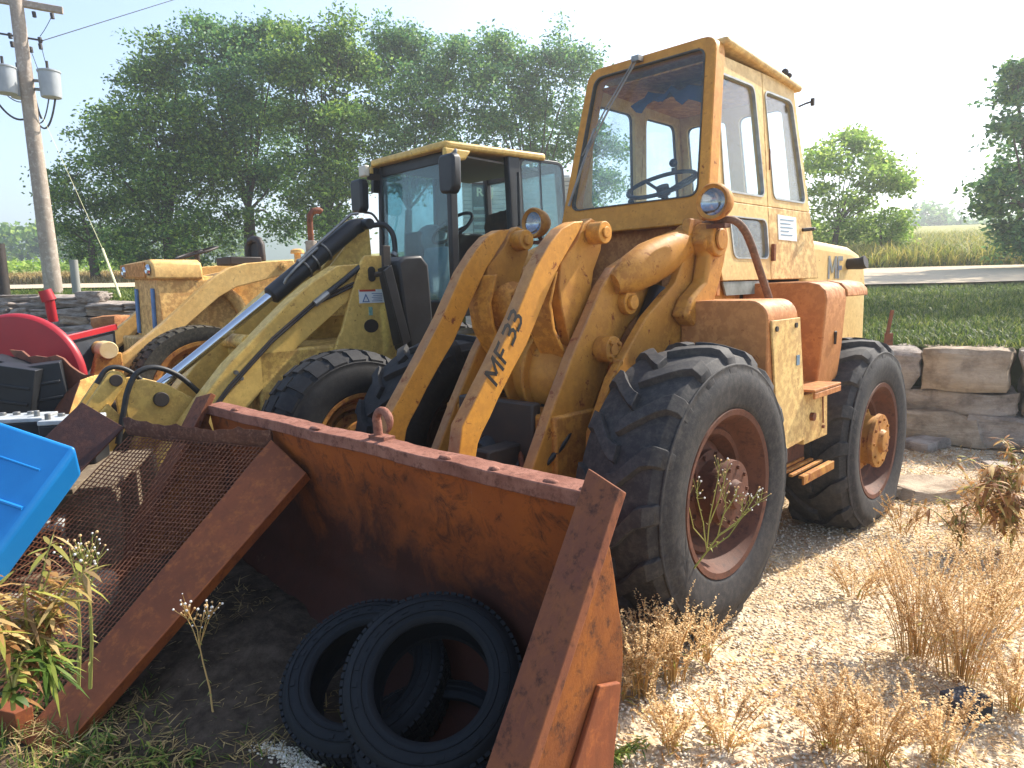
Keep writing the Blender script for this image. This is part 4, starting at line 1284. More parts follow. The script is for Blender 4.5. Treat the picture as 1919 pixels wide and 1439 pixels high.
# seat, steering wheel, breather, stack
b = MB(); b.tube([(-.14, .93, 1.80), (-.14, .93, 1.96), (-.10, .93, 2.01), (0, .93, 2.03), (.10, .93, 2.01), (.14, .93, 1.96), (.14, .93, 1.80)], .04, 8)
b.slab([(-.14, .93, 1.80), (.14, .93, 1.80), (.13, .93, 2.0), (-.13, .93, 2.0)], .05); b.box((0, .75, 1.80), (.36, .32, .08)); b.build('seat', MAT['dark'], L3, .01)
b = MB(); c_ = Vector((0, .34, 1.88))
b.tube([c_ + Vector((.19 * math.cos(2 * PI * k / 28), .19 * math.sin(2 * PI * k / 28), .06 * math.sin(2 * PI * k / 28))) for k in range(29)], .012, 8, False)
for a in (.4, 2.5, 4.6): b.tube([c_, c_ + Vector((.19 * math.cos(a), .19 * math.sin(a), .06 * math.sin(a)))], .008, 6)
b.cyl(c_ + Vector((0, 0, -.25)), c_ + Vector((0, 0, .02)), .025, 10); b.build('steering_wheel', MAT['dark'], L3, 0)
b = MB()
for k in range(3): b.tube([(.25, .50 + .03 * k, 1.55), (.25, .47 + .04 * k, 1.68)], .008, 6)
b.build('control_lever', MAT['dark'], L3, 0)
b = MB(); b.cyl((0, 1.40, 1.80), (0, 1.40, 1.90), .035, 16); b.cyl((0, 1.40, 1.89), (0, 1.40, 1.925), .075, 20, .07); b.cyl((0, 1.40, 1.925), (0, 1.40, 1.94), .07, 20, .04); b.build('air_cleaner', MAT['l3'], L3, .004)
b = MB(); b.cyl((0, 1.57, 1.80), (0, 1.57, 2.03), .062, 20); es = b.build('exhaust_muffler', plain('pale_grey_metal', '9d978c', .6, '7f786e', 12), L3, .004)
b = MB(); b.tube([(0, 1.57, 2.0), (0, 1.57, 2.22), (0, 1.575, 2.30), (.01, 1.61, 2.35), (.02, 1.68, 2.36), (.02, 1.70, 2.345)], [.032, .032, .034, .036, .036, .036], 14); b.build('exhaust_pipe', MAT['rust'], es, 0)

# ---- broken bucket standing in front of the coupler
BKT = thing('old_bucket', 'broken bucket with jagged brown blade and yellow sides standing left of the couplers', 'bucket', Matrix.Translation(Vector((-2.95, 4.55, 0))))
def loc(p): return Vector(p) - Vector((-2.95, 4.55, 0))
edge = [(22, 655), (45, 657), (58, 668), (70, 666), (92, 669), (108, 665), (122, 671), (135, 685), (152, 697), (162, 702), (178, 700), (170, 716), (160, 730), (120, 738), (95, 722), (70, 712), (48, 690)]
b = MB(); b.slab([loc(at(u, v, 4.72 - .0012 * (u - 22))) for u, v in edge], .018); b.build('jagged_blade', rusty('brown_blade', '8a5a42', '74483a', '5f3c30', 4), BKT, .002)
def hexa(c4, dvec):
    b = MB(); P = [loc(p) for p in c4]; Q = [p + Vector(dvec) for p in P]
    return b.add(P + Q, [(0, 1, 2, 3), (7, 6, 5, 4), (0, 4, 5, 1), (1, 5, 6, 2), (2, 6, 7, 3), (3, 7, 4, 0)])
hexa([at(150, 712, 4.4), at(178, 702, 4.55), at(192, 735, 4.55), at(120, 800, 4.3)], (-.05, .28, -.02)).build('yellow_side', MAT['l3'], BKT, .006)
hexa([at(150, 712, 4.40), at(120, 800, 4.3), at(70, 820, 4.3), at(120, 738, 4.45)], (.0, .05, -.03)).build('rust_band', MAT['rimrust'], BKT, .004)
b = MB(); b.prism([(-.5, 0), (.35, 0), (.45, .5), (.30, .78), (-.1, .75), (-.45, .35)], 1, .1, .45); b.build('bucket_shell', MAT['dark'], BKT, .02)

# ---- red implement
RED = thing('red_machine', 'red farm implement with big round red shield at the left edge', 'implement', Matrix.Translation(Vector((-3.55, 5.05, 0))))
b = MB(); b.lathe([(0, .001), (-.01, .30), (0, .455), (.012, .47), (.03, .478), (.05, .478), (.05, .455), (.02, .44), (.02, .001)], (-.02, -.05, .90), 1, 1, 64); b.build('round_shield', MAT['red'], RED, 0, 30)
b = MB(); b.cyl((.02, .35, 1.30), (.02, .33, 1.48), .035, 16); b.cyl((.02, .33, 1.46), (.0, .32, 1.54), .05, 18, .045); b.build('pipe', MAT['red'], RED, 0)
ro_ = Vector((-3.55, 5.05, 0))
ta, tb_ = at(118, 629, 5.55) - ro_, at(214, 607, 6.15) - ro_
b = MB(); b.slab([ta, tb_, tb_ - Vector((0, 0, .05)), ta - Vector((0, 0, .05))], .03); b.build('trough_edge', MAT['red'], RED, .004)
b = MB(); b.add([ta - Vector((0, 0, .06)), tb_ - Vector((0, 0, .06)), tb_ + Vector((0, 0, -.6)), ta + Vector((0, 0, -.9))] + [p + Vector((-.10, .12, 0)) for p in (ta - Vector((0, 0, .06)), tb_ - Vector((0, 0, .06)), tb_ + Vector((0, 0, -.6)), ta + Vector((0, 0, -.9)))], [(0, 1, 2, 3), (7, 6, 5, 4), (0, 4, 5, 1), (1, 5, 6, 2), (2, 6, 7, 3), (3, 7, 4, 0)])
b.build('trough', plain('dark_trough', '2a2f36', .6, '3b4048', 6), RED, .004)
b = MB(); b.box((-.15, .35, .5), (.4, .5, .95)); b.build('body', MAT['red'], RED, .03)

# ---- black tubs / batteries
def stackbox(nm, lab, cat, u, v, Y, size, rot, mat, grp=None, top=None):
    p = at(u, v, Y)
    t = thing(nm, lab, cat, Matrix.Translation(p) @ Matrix.Rotation(rot, 4, 'Z'), grp)
    return t
# scrap pallet carrying the batteries
pal = thing('wooden_pallet', 'weathered wooden crate under the car batteries beside the blue tank', 'crate', Matrix.Translation(Vector((-2.45, 3.45, 0))) @ Matrix.Rotation(.25, 4, 'Z'))
woodm = rusty('weathered_wood', '7a6a56', '5e5142', '8d8069', 5, .85, .4)
for k in range(6):
    b = MB(); b.box((-.42 + k * .165, 0, .60), (.14, .80, .025)); b.build('plank', woodm, pal, .003)
for k in range(3):
    b = MB(); b.box((0, -.36 + .36 * k, .30), (.98, .06, .57)); b.build('side_board', woodm, pal, .004)
def battery(p, rz, lab, sz=(.30, .18, .20), wht=False):
    t = thing('car_battery', lab, 'battery', Matrix.Translation(Vector(p)) @ Matrix.Rotation(rz, 4, 'Z'), 'old batteries beside the blue tank')
    x, y, z = sz
    b = MB(); b.box((0, 0, z / 2), (x, y, z)); b.build('case', MAT['black'], t, .008)
    b = MB(); b.box((0, 0, z + .012), (x * 1.01, y * 1.01, .024)); b.build('lid', plain('grey_lid_%s' % lab[:3], 'b9bcbc' if wht else '3a3d40', .5, '8e9292' if wht else '55585a', 10), t, .005)
    for k in (-1, 1):
        b = MB(); b.cyl((k * x * .38, -y * .25, z + .02), (k * x * .38, -y * .25, z + .055), .014, 12); b.build('terminal', MAT['steel'], t, .002)
    for k in range(3):
        b = MB(); b.cyl((-.07 + .07 * k, y * .2, z + .02), (-.07 + .07 * k, y * .2, z + .04), .018, 12); b.build('cap', MAT['steel'], t, .002)
    return t
battery((-2.72, 3.74, .613), .20, 'grey-lidded black battery at the back left of the crate', (.36, .20, .22), True)
battery((-2.36, 3.68, .613), .18, 'black battery with pale lid at the right end of the crate', (.26, .20, .22), True)
battery((-2.50, 3.36, .613), .30, 'low battery with white label in front on the crate', (.30, .17, .12), True)
battery((-2.18, 3.0, .30), .5, 'small black battery wedged low between blue tank and mesh screen', (.28, .17, .17), True)
b = MB(); b.box((0, 0, .14), (.34, .30, .30)); o = b.build('wooden_block', woodm, None, .01); o.location = (-2.18, 3.02, 0); tag(o, 'weathered wood block under the low battery behind the blue tank', 'block')
for k, (u, v, rz, ry_) in enumerate(((35, 735, .2, .2), (85, 730, .5, -.1), (12, 720, .1, .3))):
    p = at(u, v, 4.35 + .12 * k)
    b = MB(); b.box((0, 0, 0), (.24, .20, .34)); b.box((0, -.105, .05), (.20, .01, .02)); b.box((0, -.105, -.05), (.20, .01, .02))
    o = b.build('black_tub', MAT['black'], None, .02); o.location = p; o.rotation_euler = (0, ry_, rz)
    tag(o, ['black plastic tub leaning behind the batteries, middle of the three', 'black plastic tub nearest the jagged brown blade', 'black plastic tub under the red shield at the left edge'][k], 'tub', 'black tubs heaped behind the batteries')
b = MB(); b.box((-3.0, 4.45, .35), (.9, .35, .70)); o = b.build('dark_crate', MAT['dark'], None, .02); tag(o, 'dark crate under the black plastic tubs', 'crate')

# ---- blue plastic tank
p0, p1, p2 = at(-260, 700, 2.95), at(145, 836, 2.85), at(0, 1032, 2.62)
ext = (p2 - p1)
p2b = p1 + ext * 1.95; p3 = p0 + ext * 1.95
up = (p0 - p1).cross(p2b - p1).normalized()
if up.y < 0: up = -up
th = Vector((-.03, .07, -.14))
bt = MB(); bt.add([p0, p1, p2b, p3, p0 + th, p1 + th * 1.0, p2b + th, p3 + th], [(0, 1, 2, 3), (7, 6, 5, 4), (0, 4, 5, 1), (1, 5, 6, 2), (2, 6, 7, 3), (3, 7, 4, 0)])
BT = bt.build('blue_tank', MAT['blue'], None, .022, 40, 4)
tag(BT, 'bright blue moulded plastic tank leaning at the left edge', 'tank')
b = MB()
e1 = (p0 - p1).normalized(); e2 = (p2b - p1).normalized(); nf = -up
q0 = p1 + e1 * .03 + e2 * .30 + nf * .002
b.tube([q0 + e1 * t for t in (0, .3, .6, .85)], .008, 8); b.build('moulded_rib', MAT['blue'], BT, 0)
b = MB(); q0 = p1 + e1 * .07 + e2 * .14 + nf * .001; b.tube([q0, q0 + e1 * .18], .005, 6); b.build('moulded_rib', MAT['blue'], BT, 0)
b = MB(); b.box((-2.1, 2.95, .12), (.5, .35, .24)); o = b.build('white_jug', plain('dirty_white_plastic', 'b9b4a6', .6, '9a9484', 8), None, .05, 40, 3); tag(o, 'dirty white plastic container wedged under the blue tank', 'container')

# ---- rusty mesh screen
SCN = thing('mesh_screen', 'rusty steel screen with woven mesh leaning on the loader bucket', 'screen', Matrix.Translation(Vector((-1.6, 2.1, 0))))
o0 = Vector((-1.6, 2.1, 0))
def L(p): return Vector(p) - o0
TRa, TRb = at(508, 823, 3.0), at(574, 886, 2.86)
BRa, BRb = at(33, 1388, 2.20), at(100, 1424, 2.10)
def quadslab(a, b_, c_, d_, off):
    m_ = MB(); P = [L(a), L(b_), L(c_), L(d_)]; Q = [p + Vector(off) for p in P]
    m_.add(P + Q, [(0, 1, 2, 3), (7, 6, 5, 4), (0, 4, 5, 1), (1, 5, 6, 2), (2, 6, 7, 3), (3, 7, 4, 0)]); return m_
nb = (TRb - TRa).cross(BRa - TRa).normalized()
if nb.y < 0: nb = -nb
rb = quadslab(TRa, TRb, BRb, BRa, nb * .008).build('side_beam', MAT['rustbeam'], SCN, .003)
fl = quadslab(TRb, TRb + nb * .055, BRb + nb * .055, BRb, (TRa - TRb).normalized() * .008)
fl.build('flange', rusty('orange_flange', '9a5428', '84462a', '6b3a24', 4, .7, .2), rb, .002)
quadslab(TRa, TRa + nb * .06, BRa + nb * .06, BRa, (TRb - TRa).normalized() * .008).build('flange', MAT['rust'], rb, .002)
DD = (BRa - TRa)
TLa, TLb = at(153, 753, 3.40), at(232, 800, 3.22)
lb = quadslab(TLa, TLb, TLb + DD, TLa + DD, nb * .01).build('side_beam', rusty('dark_rust', '4a2a20', '3a2520', '5a3628', 4), SCN, .003)
# bottom rail
BLa = TLb + DD
quadslab(BRa, BRa + Vector((0, 0, .10)), BLa + Vector((0, 0, .10)), BLa, (.03, .05, 0)).build('bottom_rail', MAT['rustbeam'], SCN, .004)
# mesh sheet, sagging
A = at(236, 812, 3.2); Bp = TRa + DD * .02; nU = 38; nV = 60
def S_(u, v):
    a = A.lerp(Bp, u); p = a + DD * v * .96 + (A - Bp) * 0
    sag = nb * (.035 * math.sin(PI * u) * math.sin(PI * min(v * 1.2, 1)) + .012 * noise.noise(Vector((u * 4, v * 5, 0))))
    return L(p + sag + nb * .03)
b = MB()
for i in range(nU + 1):
    u = i / nU; b.tube([S_(u, v / 14) - nb * .004 for v in range(15)], .0029, 4, False)
for j in range(nV + 1):
    v = j / nV; b.tube([S_(u / 10, v) for u in range(11)], .0027, 3, False)
mo = b.build('wire_mesh', rusty('mesh_rust', '7a4a34', '5e3828', '9a6a4c', 9, .7, .1), SCN, 0, 0); mo['kind'] = 'stuff'
b = MB()   # ragged top rail
for i in range(25):
    t = i / 24; p = TLb.lerp(TRa, t) + Vector((0, 0, -.02 * math.sin(PI * t) + .008 * noise.noise(Vector((t * 9, 2, 0)))))
    wv = Vector((0, 0, .045 + .02 * noise.noise(Vector((t * 12, 5, 0)))))
    b.v += [tuple(L(p)), tuple(L(p + wv)), tuple(L(p + wv + nb * .03)), tuple(L(p - Vector((0, 0, .02)) + nb * .03))]
for i in range(24):
    for j in range(4): q = i * 4; b.f.append((q + j, q + (j + 1) % 4, q + 4 + (j + 1) % 4, q + 4 + j))
b.build('top_rail', rusty('top_rail_rust', '6b4432', '54342a', '8d6650', 8, .8, .5), SCN, .002)

# ---- car tyres in the bucket
def car_tyre(ctr, axis, R, wd, lab):
    m3 = Vector(axis).normalized().to_track_quat('X', 'Z').to_matrix().to_4x4()
    mm = ML @ Matrix.Translation(Vector(ctr)) @ m3
    h = wd / 2
    b = MB()
    prof = [(-h * .80, R * .64), (-h * .95, R * .67), (-h * 1.05, R * .80), (-h * .98, R * .92), (-h * .80, R * .985), (-h * .4, R), (0, R * 1.002), (h * .4, R), (h * .80, R * .985), (h * .90, R * .955), (h * .98, R * .92), (h * 1.0, R * .905), (h * 1.05, R * .82), (h * 1.04, R * .78), (h * .98, R * .72), (h * .99, R * .70), (h * .93, R * .665), (h * .80, R * .64),
            (h * .62, R * .66), (h * .80, R * .76), (h * .78, R * .88), (h * .5, R * .93), (-h * .5, R * .93), (-h * .78, R * .88), (-h * .80, R * .76), (-h * .62, R * .66), (-h * .80, R * .64)]
    b.lathe(prof, (0, 0, 0), 0, 1, 80)
    for rr_ in (.76, .88):
        b.lathe([(h * 1.03, R * (rr_ - .006)), (h * 1.065, R * rr_), (h * 1.03, R * (rr_ + .006))], (0, 0, 0), 0, 1, 80)
    for k in range(26):
        if k % 13 > 8: continue
        a = 2 * PI * k / 26; c_ = Vector((h * 1.055, -R * .83 * math.sin(a), R * .83 * math.cos(a))); b.box(c_, (.004, R * (.05 if k % 2 else .09), R * .05), Matrix.Rotation(a, 3, 'X'))
    for k in range(70):
        a = 2 * PI * k / 70
        for sx in (-.66, -.25, .25, .66):
            x = sx * h; aa = a + (.02 if sx > 0 else 0)
            c_ = Vector((x, -R * 1.0 * math.sin(aa), R * 1.0 * math.cos(aa)))
            b.box(c_, (h * .34, R * .065, .010), Matrix.Rotation(aa, 3, 'X'))
    o = b.build('scrap_tyre', MAT['rubber_car'], None, 0, 35)
    o.matrix_world = mm
    tag(o, lab, 'tyre', 'loose car tyres in the rusty bucket')
car_tyre((.75, -1.43, .29), (.42, -.50, .76), .272, .17, 'front black car tyre in the rusty bucket, overlapping the left one')
car_tyre((.44, -1.47, .20), (.24, -.44, .85), .272, .17, 'left black car tyre in the bucket, partly behind another tyre')
car_tyre((.80, -1.46, .115), (.05, -.05, 1), .255, .16, 'black car tyre lying flat underneath the front tyre in the bucket')
# ================================================================== terrain
WX = [-40, -14, -9, -6.5, -5.2, -3.5, -1, 1, 2.2, 3.4, 4.35, 6.5, 9, 14, 40]
WY = [14, 11.5, 10.6, 9.9, 9.4, 9.2, 9.0, 8.4, 7.3, 6.45, 5.86, 4.7, 3.4, 1.0, -12]
def wall_y(x): return float(np.interp(x, WX, WY))
def up_z(x, y):
    z0 = np.interp(x, [-6, -3, 2, 5], [1.34, 1.25, .86, .84])
    yw = np.interp(x, WX, WY)
    d = y - yw
    s = np.interp(x / np.maximum(y, 1), [-.6, -.3, .3, .7], [.045, .05, .085, .095])
    z20 = 1.72
    t = np.clip(d / np.maximum(20 - yw, 1), 0, 1)
    z = z0 + (z20 - z0) * t
    far = np.maximum(y - 20, 0)
    return z + s * np.minimum(far, 60) + .03 * np.maximum(far - 60, 0)
def ground_z(x, y):
    yw = np.interp(x, WX, WY)
    return np.where(y > yw + .25, up_z(x, y), 0.0)

m = MT('gravel_yard')
v = m.n('ShaderNodeTexVoronoi'); v.inputs['Scale'].default_value = 55; m.l(m.tc.outputs['Object'], v.inputs['Vector'])
v2 = m.n('ShaderNodeTexVoronoi'); v2.inputs['Scale'].default_value = 24; m.l(m.tc.outputs['Object'], v2.inputs['Vector'])
sep = m.n('ShaderNodeSeparateColor'); m.l(v.outputs['Color'], sep.inputs[0])
c = m.mix(sep.outputs[0], S('bfae94'), S('e0d2ba'))
c = m.mix(m.ramp(m.noise(1.3, 8, .65), .45, .68), c, S('b5956e'))
c = m.mix(m.math('MULTIPLY', m.ramp(m.noise(9, 8, .7), .52, .7), .6), c, S('93734f'))
sx = m.n('ShaderNodeSeparateXYZ'); m.l(m.tc.outputs['Object'], sx.inputs[0])
soil = m.ramp(m.math('ADD', m.math('MULTIPLY', sx.outputs[0], -.5), m.math('MULTIPLY', m.noise(1.8, 6, .6), .5)), .35, .6)
c = m.mix(soil, c, m.mix(m.noise(8, 8, .7), S('4c4034'), S('6b5b49')))
m.col(c); m.set(Roughness=.95, Specular_IOR_Level=.15)
m.bump(m.math('ADD', m.math('MULTIPLY', v.outputs['Distance'], -1.2), m.math('MULTIPLY', v2.outputs['Distance'], -.8)), .55, .014)
MAT['gravel'] = m.m
m = MT('grass_ground')
c = m.mix(m.noise(.8, 8, .7), S('414f22'), S('5f6c34'))
c = m.mix(m.ramp(m.noise(3.5, 8, .7), .5, .75), c, S('8c8a4c'))
sx = m.n('ShaderNodeSeparateXYZ'); m.l(m.tc.outputs['Object'], sx.inputs[0])
fy_ = m.ramp(m.math('MULTIPLY', sx.outputs[1], .01), .20, .215)
c = m.mix(fy_, c, m.mix(m.noise(.25, 6, .7), S('a39a5e'), S('8a8f4c')))
m.col(c); m.set(Roughness=.95, Specular_IOR_Level=.1)
m.bump(m.noise(14, 8, .8), .9, .08)
MAT['grass_g'] = m.m

# yard
nx, ny = 120, 90
xs = np.concatenate([np.linspace(-40, -6, 20), np.linspace(-5.8, 7, 90), np.linspace(7.5, 40, 10)])
vs = []; fs = []
rows = 60
for x in xs:
    yw = wall_y(x) + .45
    for j in range(rows + 1):
        t = j / rows
        y = -14 + (yw + 14) * (1 - (1 - t) ** 1.3)
        z = .018 * noise.noise(Vector((x * 1.2, y * 1.2, 0))) + .008 * noise.noise(Vector((x * 5, y * 5, 3)))
        vs.append((x, y, z - .012))
for i in range(len(xs) - 1):
    for j in range(rows):
        q = i * (rows + 1) + j
        fs.append((q, q + rows + 1, q + rows + 2, q + 1))
GR = raw('ground', vs, fs, MAT['gravel'], None, 60); tag(GR, kind='structure')
# upper land
xs = np.concatenate([np.linspace(-700, -60, 22), np.linspace(-56, -14, 18), np.linspace(-13, 16, 88), np.linspace(17, 60, 18), np.linspace(70, 700, 22)])
rows = 90; vs = []; fs = []
for x in xs:
    yw = wall_y(x) + .40
    for j in range(rows + 1):
        t = j / rows
        y = yw + (t ** 3.2) * 900 + t * 8
        z = float(up_z(x, y)) + (.05 * noise.noise(Vector((x * .7, y * .7, 0))) if y < 60 else .4 * noise.noise(Vector((x * .02, y * .02, 0))))
        if j == 0: z = -.4
        vs.append((x, y if j else yw - .02, z))
for i in range(len(xs) - 1):
    for j in range(rows):
        q = i * (rows + 1) + j
        fs.append((q, q + rows + 1, q + rows + 2, q + 1))
G2 = raw('terrain', vs, fs, MAT['grass_g'], None, 60); tag(G2, kind='structure')
# dirt road across the back
m = MT('dirt_road_mat')
m.col(m.mix(m.noise(2, 8, .7), S('b8a68c'), S('cdbca2'))); m.set(Roughness=.95, Specular_IOR_Level=.1); m.bump(m.noise(25, 8, .7), .4, .02)
vs = []; fs = []
RX = np.linspace(-45, 45, 120)
def road_y(x): return float(np.interp(x, [-45, -20, -12, 0, 8, 14, 45], [20.5, 18.2, 16.6, 14.0, 12.6, 12.2, 12.0])), float(np.interp(x, [-45, -20, -12, 0, 8, 14, 45], [24, 21.0, 19.5, 19, 19.2, 19.8, 20.5]))
for x in RX:
    a, b_ = road_y(x)
    a += .25 * noise.noise(Vector((x * .8, 0, 0))); b_ += .25 * noise.noise(Vector((x * .8, 5, 0)))
    for j in range(7):
        y = a + (b_ - a) * j / 6
        vs.append((x, y, float(up_z(x, y)) + .075 + .03 * math.sin(PI * j / 6)))
for i in range(len(RX) - 1):
    for j in range(6):
        q = i * 7 + j; fs.append((q, q + 7, q + 8, q + 1))
RD = raw('dirt_road', vs, fs, m.m, None, 60); tag(RD, kind='structure')

# ------------------------------------------------------------------ real gravel stones near the camera
rng = np.random.default_rng(11)
def stones(n, fx, fy2, smin, smax, zf=0.0):
    ico = np.array([[1, 0, 0], [-1, 0, 0], [0, 1, 0], [0, -1, 0], [0, 0, 1], [0, 0, -1], [.6, .6, .55], [-.6, .5, .5]], float)
    f = np.array([[0, 2, 4], [2, 1, 4], [1, 3, 4], [3, 0, 4], [2, 0, 5], [1, 2, 5], [3, 1, 5], [0, 3, 5]])
    V = ico[:6]
    s = rng.uniform(smin, smax, n) ** 1.0
    sc = s[:, None] * np.stack([rng.uniform(.7, 1.3, n), rng.uniform(.6, 1, n), rng.uniform(.45, .8, n)], 1)
    P = V[None] * sc[:, None] * rng.uniform(.75, 1.2, (n, 6, 1))
    a = rng.uniform(0, 2 * PI, n); ca, sa = np.cos(a), np.sin(a)
    X = P[..., 0] * ca[:, None] - P[..., 1] * sa[:, None]; Y = P[..., 0] * sa[:, None] + P[..., 1] * ca[:, None]
    P = np.stack([X + fx[:, None], Y + fy2[:, None], P[..., 2] + zf], -1)
    F = f[None] + (np.arange(n) * 6)[:, None, None]
    return P.reshape(-1, 3), F.reshape(-1, 3)
N = 70000
r_ = rng.uniform(0, 1, N) ** .7
yy = 1.2 + r_ * 6.0; xx = rng.uniform(-.55, .98, N) * (yy * .85 + .6)
k_ = (yy < np.interp(xx, WX, WY) - .1) & ((xx > rng.uniform(-.5, .1, N)) | (rng.uniform(0, 1, N) < .12))
m = MT('gravel_stone')
g = m.n('ShaderNodeNewGeometry')
r = m.n('ShaderNodeValToRGB'); e = r.color_ramp.elements
e[0].color = S('b5a48c'); e[1].color = S('eee5d4'); q = e.new(.5); q.color = S('d3c4ab')
m.l(g.outputs['Random Per Island'], r.inputs[0]); m.col(r.outputs[0]); m.set(Roughness=.9, Specular_IOR_Level=.2)
MAT['gstone'] = m.m
V_, F_ = stones(int(k_.sum()), xx[k_], yy[k_], .0045, .0115)
o = raw('gravel', V_, F_, MAT['gstone']); tag(o, kind='stuff'); o['label'] = 'pale tan gravel covering the yard'

# stone material and blocks
def stone_mat(name, a, b_, c_):
    m = MT(name)
    lay = m.noise(3.0, 10, .7, 1.2, stretch=(1, 1, 5))
    m.col(m.mix(m.ramp(m.noise(5, 10, .7), .45, .65), m.mix(m.ramp(lay, .35, .65), S(a), S(b_)), S(c_)))
    m.set(Roughness=.9, Specular_IOR_Level=.2); m.bump(m.math('ADD', lay, m.math('MULTIPLY', m.noise(22, 10, .75), .7)), .8, .03)
    return m.m
MAT['stone'] = stone_mat('limestone', 'b8ab9e', '9a8f86', '746a62')
MAT['stone2'] = stone_mat('limestone_tan', 'bfab94', 'a4937e', '857462')
def rock(seed, L_, D_, H_, name='stone', mat='stone', parent=None, rough=.10, layered=1):
    rough *= 1.25
    bm = bmesh.new(); bmesh.ops.create_cube(bm, size=1)
    bmesh.ops.subdivide_edges(bm, edges=bm.edges, cuts=7, use_grid_fill=True)
    for v in bm.verts:
        p = v.co.copy()
        q = Vector((abs(p.x) * 2, abs(p.y) * 2, abs(p.z) * 2))
        rd = sorted(q)[1]
        k = 1 - .10 * max(0, rd - .75) * 4 * .6
        p = Vector((p.x * k * L_, p.y * k * D_, p.z * (1 - .06 * max(0, rd - .8) * 5) * H_))
        n1 = noise.noise_vector(p * 2.3 + Vector((seed * 7.1, 0, 0)))
        n2 = noise.noise_vector(p * 7 + Vector((seed * 3.3, 5, 0)))
        lay = noise.noise(Vector((seed, p.x * .8, p.z * 16)))
        p += Vector((n1.x * rough, n1.y * rough, n1.z * rough * .55)) + Vector((n2.x * .02, n2.y * .022, n2.z * .018)) * (rough * 10)
        hz = Vector((p.x / L_, p.y / D_, 0)); p += hz * lay * .05 * layered
        v.co = p
    me = bpy.data.meshes.new(name); bm.to_mesh(me); bm.free(); smooth(me, 32)
    return me
# right wall, big blocks
wall = thing('stone_retaining_wall', 'retaining wall of big pale limestone blocks behind the rear tyre at right', 'wall', Matrix.Translation(Vector((4.2, 6.1, 0))))
wo = Vector((4.2, 6.1, 0))
dirw = Vector((.845, -.535, 0)).normalized(); ang = math.atan2(dirw.y, dirw.x)
base_p = Vector((3.62, 6.42, 0))
courses = [(0.0, .27, [(-2.2, 1.0), (-1.15, .9), (-.2, 1.0), (.72, 1.15), (1.9, 1.2), (3.2, 1.2), (4.5, 1.3)], -.06),
           (.27, .22, [(-1.9, 1.1), (-.78, 1.05), (.28, .86), (1.18, 1.0), (2.3, 1.2), (3.6, 1.3), (4.9, 1.2)], .05),
           (.49, .36, [(-2.3, .9), (-1.3, .95), (-.42, .72), (.33, .70), (1.06, .95), (2.2, 1.3), (3.6, 1.3), (4.9, 1.2)], .0)]
sd_i = 0
for z0, hh, L_s, off in courses:
    for (s0, ln) in L_s:
        sd_i += 1
        hv = hh * (1 + .08 * math.sin(sd_i * 2.1))
        me = rock(sd_i, ln * .97, .62, hv * 1.02, rough=.085)
        o = link('stone', me, MAT['stone' if sd_i % 3 else 'stone2'], wall); o.scale = (1.06, 1, 1.03)
        p = base_p + dirw * (s0 + ln / 2) + Vector((.05 * math.sin(sd_i), .30 + off, z0 + hh / 2))
        o.location = p - wo; o.rotation_euler = (rnd.uniform(-.03, .03), rnd.uniform(-.03, .03), ang + rnd.uniform(-.05, .05))
slabs = [((1738, 922), .62, .42, .10, .12, 'pale flat slab of rock lying on the ground behind the rear tyre'),
         ((1905, 830), .45, .4, .16, .3, 'grey boulder at the foot of the wall at the right edge'),
         ((1735, 840), .38, .26, .10, .5, 'small grey rock at the wall foot just right of the rear tyre'),
         ((1640, 925), .36, .26, .07, .3, 'flat pale rock touching the flat rear tyre'),
         ((1808, 1335), .13, .10, .085, .4, 'dark round stone on the gravel at lower right'),
         ((1890, 890), .3, .2, .1, -.2, 'dark shaded rock behind the drooping weed')]
def gp(u, v, z=0.0):
    d = cf * FPX + cr * (u - PW / 2) + cu * (PH / 2 - v)
    return Vector((0, 0, EYE)) + d * ((z - EYE) / d.z)
for i, ((u, v_), a, b_, h_, rz, lab) in enumerate(slabs):
    me = rock(60 + i, a, b_, h_, rough=.06 if a > .2 else .02, layered=1 if a > .2 else 0)
    mt_ = 'stone' if i != 4 else 'darkstone'
    if i == 4: MAT['darkstone'] = stone_mat('dark_stone', '5c5c60', '4a4b52', '3a3836')
    if i in (0, 3): mt_ = 'stone2'
    o = link('rock', me, MAT[mt_]); p = gp(u, v_); o.location = p + Vector((0, 0, h_ * .30)); o.rotation_euler = (0, 0, rz); tag(o, lab, 'rock')
# left rubble wall
rub = thing('rubble_wall', 'loose dry stacked wall of flat pale stones behind the red machine at left', 'wall', Matrix.Translation(Vector((-5.5, 9.2, 0))))
ro = Vector((-5.5, 9.2, 0)); rr = random.Random(21)
lib = [rock(100 + k, 1, 1, 1, 'stone', rough=.10, layered=.6) for k in range(10)]
for me in lib:
    me.materials.append(MAT['stone'])
lib2 = []
for k, me in enumerate(lib):
    if k % 3 == 0:
        m2 = me.copy(); m2.materials.clear(); m2.materials.append(MAT['stone2']); lib[k] = m2
def put(parent, org, me, p, sc, rot):
    o = bpy.data.objects.new('stone', me); COL.objects.link(o); o.parent = parent
    o.location = Vector(p) - org; o.scale = sc; o.rotation_euler = rot
    return o
for row in range(10):
    z = .50 + row * .105
    x = -8.6
    while x < -2.6:
        ln = rr.uniform(.28, .75); h_ = rr.uniform(.08, .14)
        yw = wall_y(x) - .45 + row * .075 + rr.uniform(-.08, .08)
        if row == 9 and rr.random() < .35: x += ln; continue
        put(rub, ro, rr.choice(lib), (x + ln / 2, yw, z + rr.uniform(-.02, .03)), (ln, rr.uniform(.3, .5), h_), (rr.uniform(-.1, .1), rr.uniform(-.08, .08), rr.uniform(-.3, .3) - .1))
        x += ln + rr.uniform(-.02, .03)
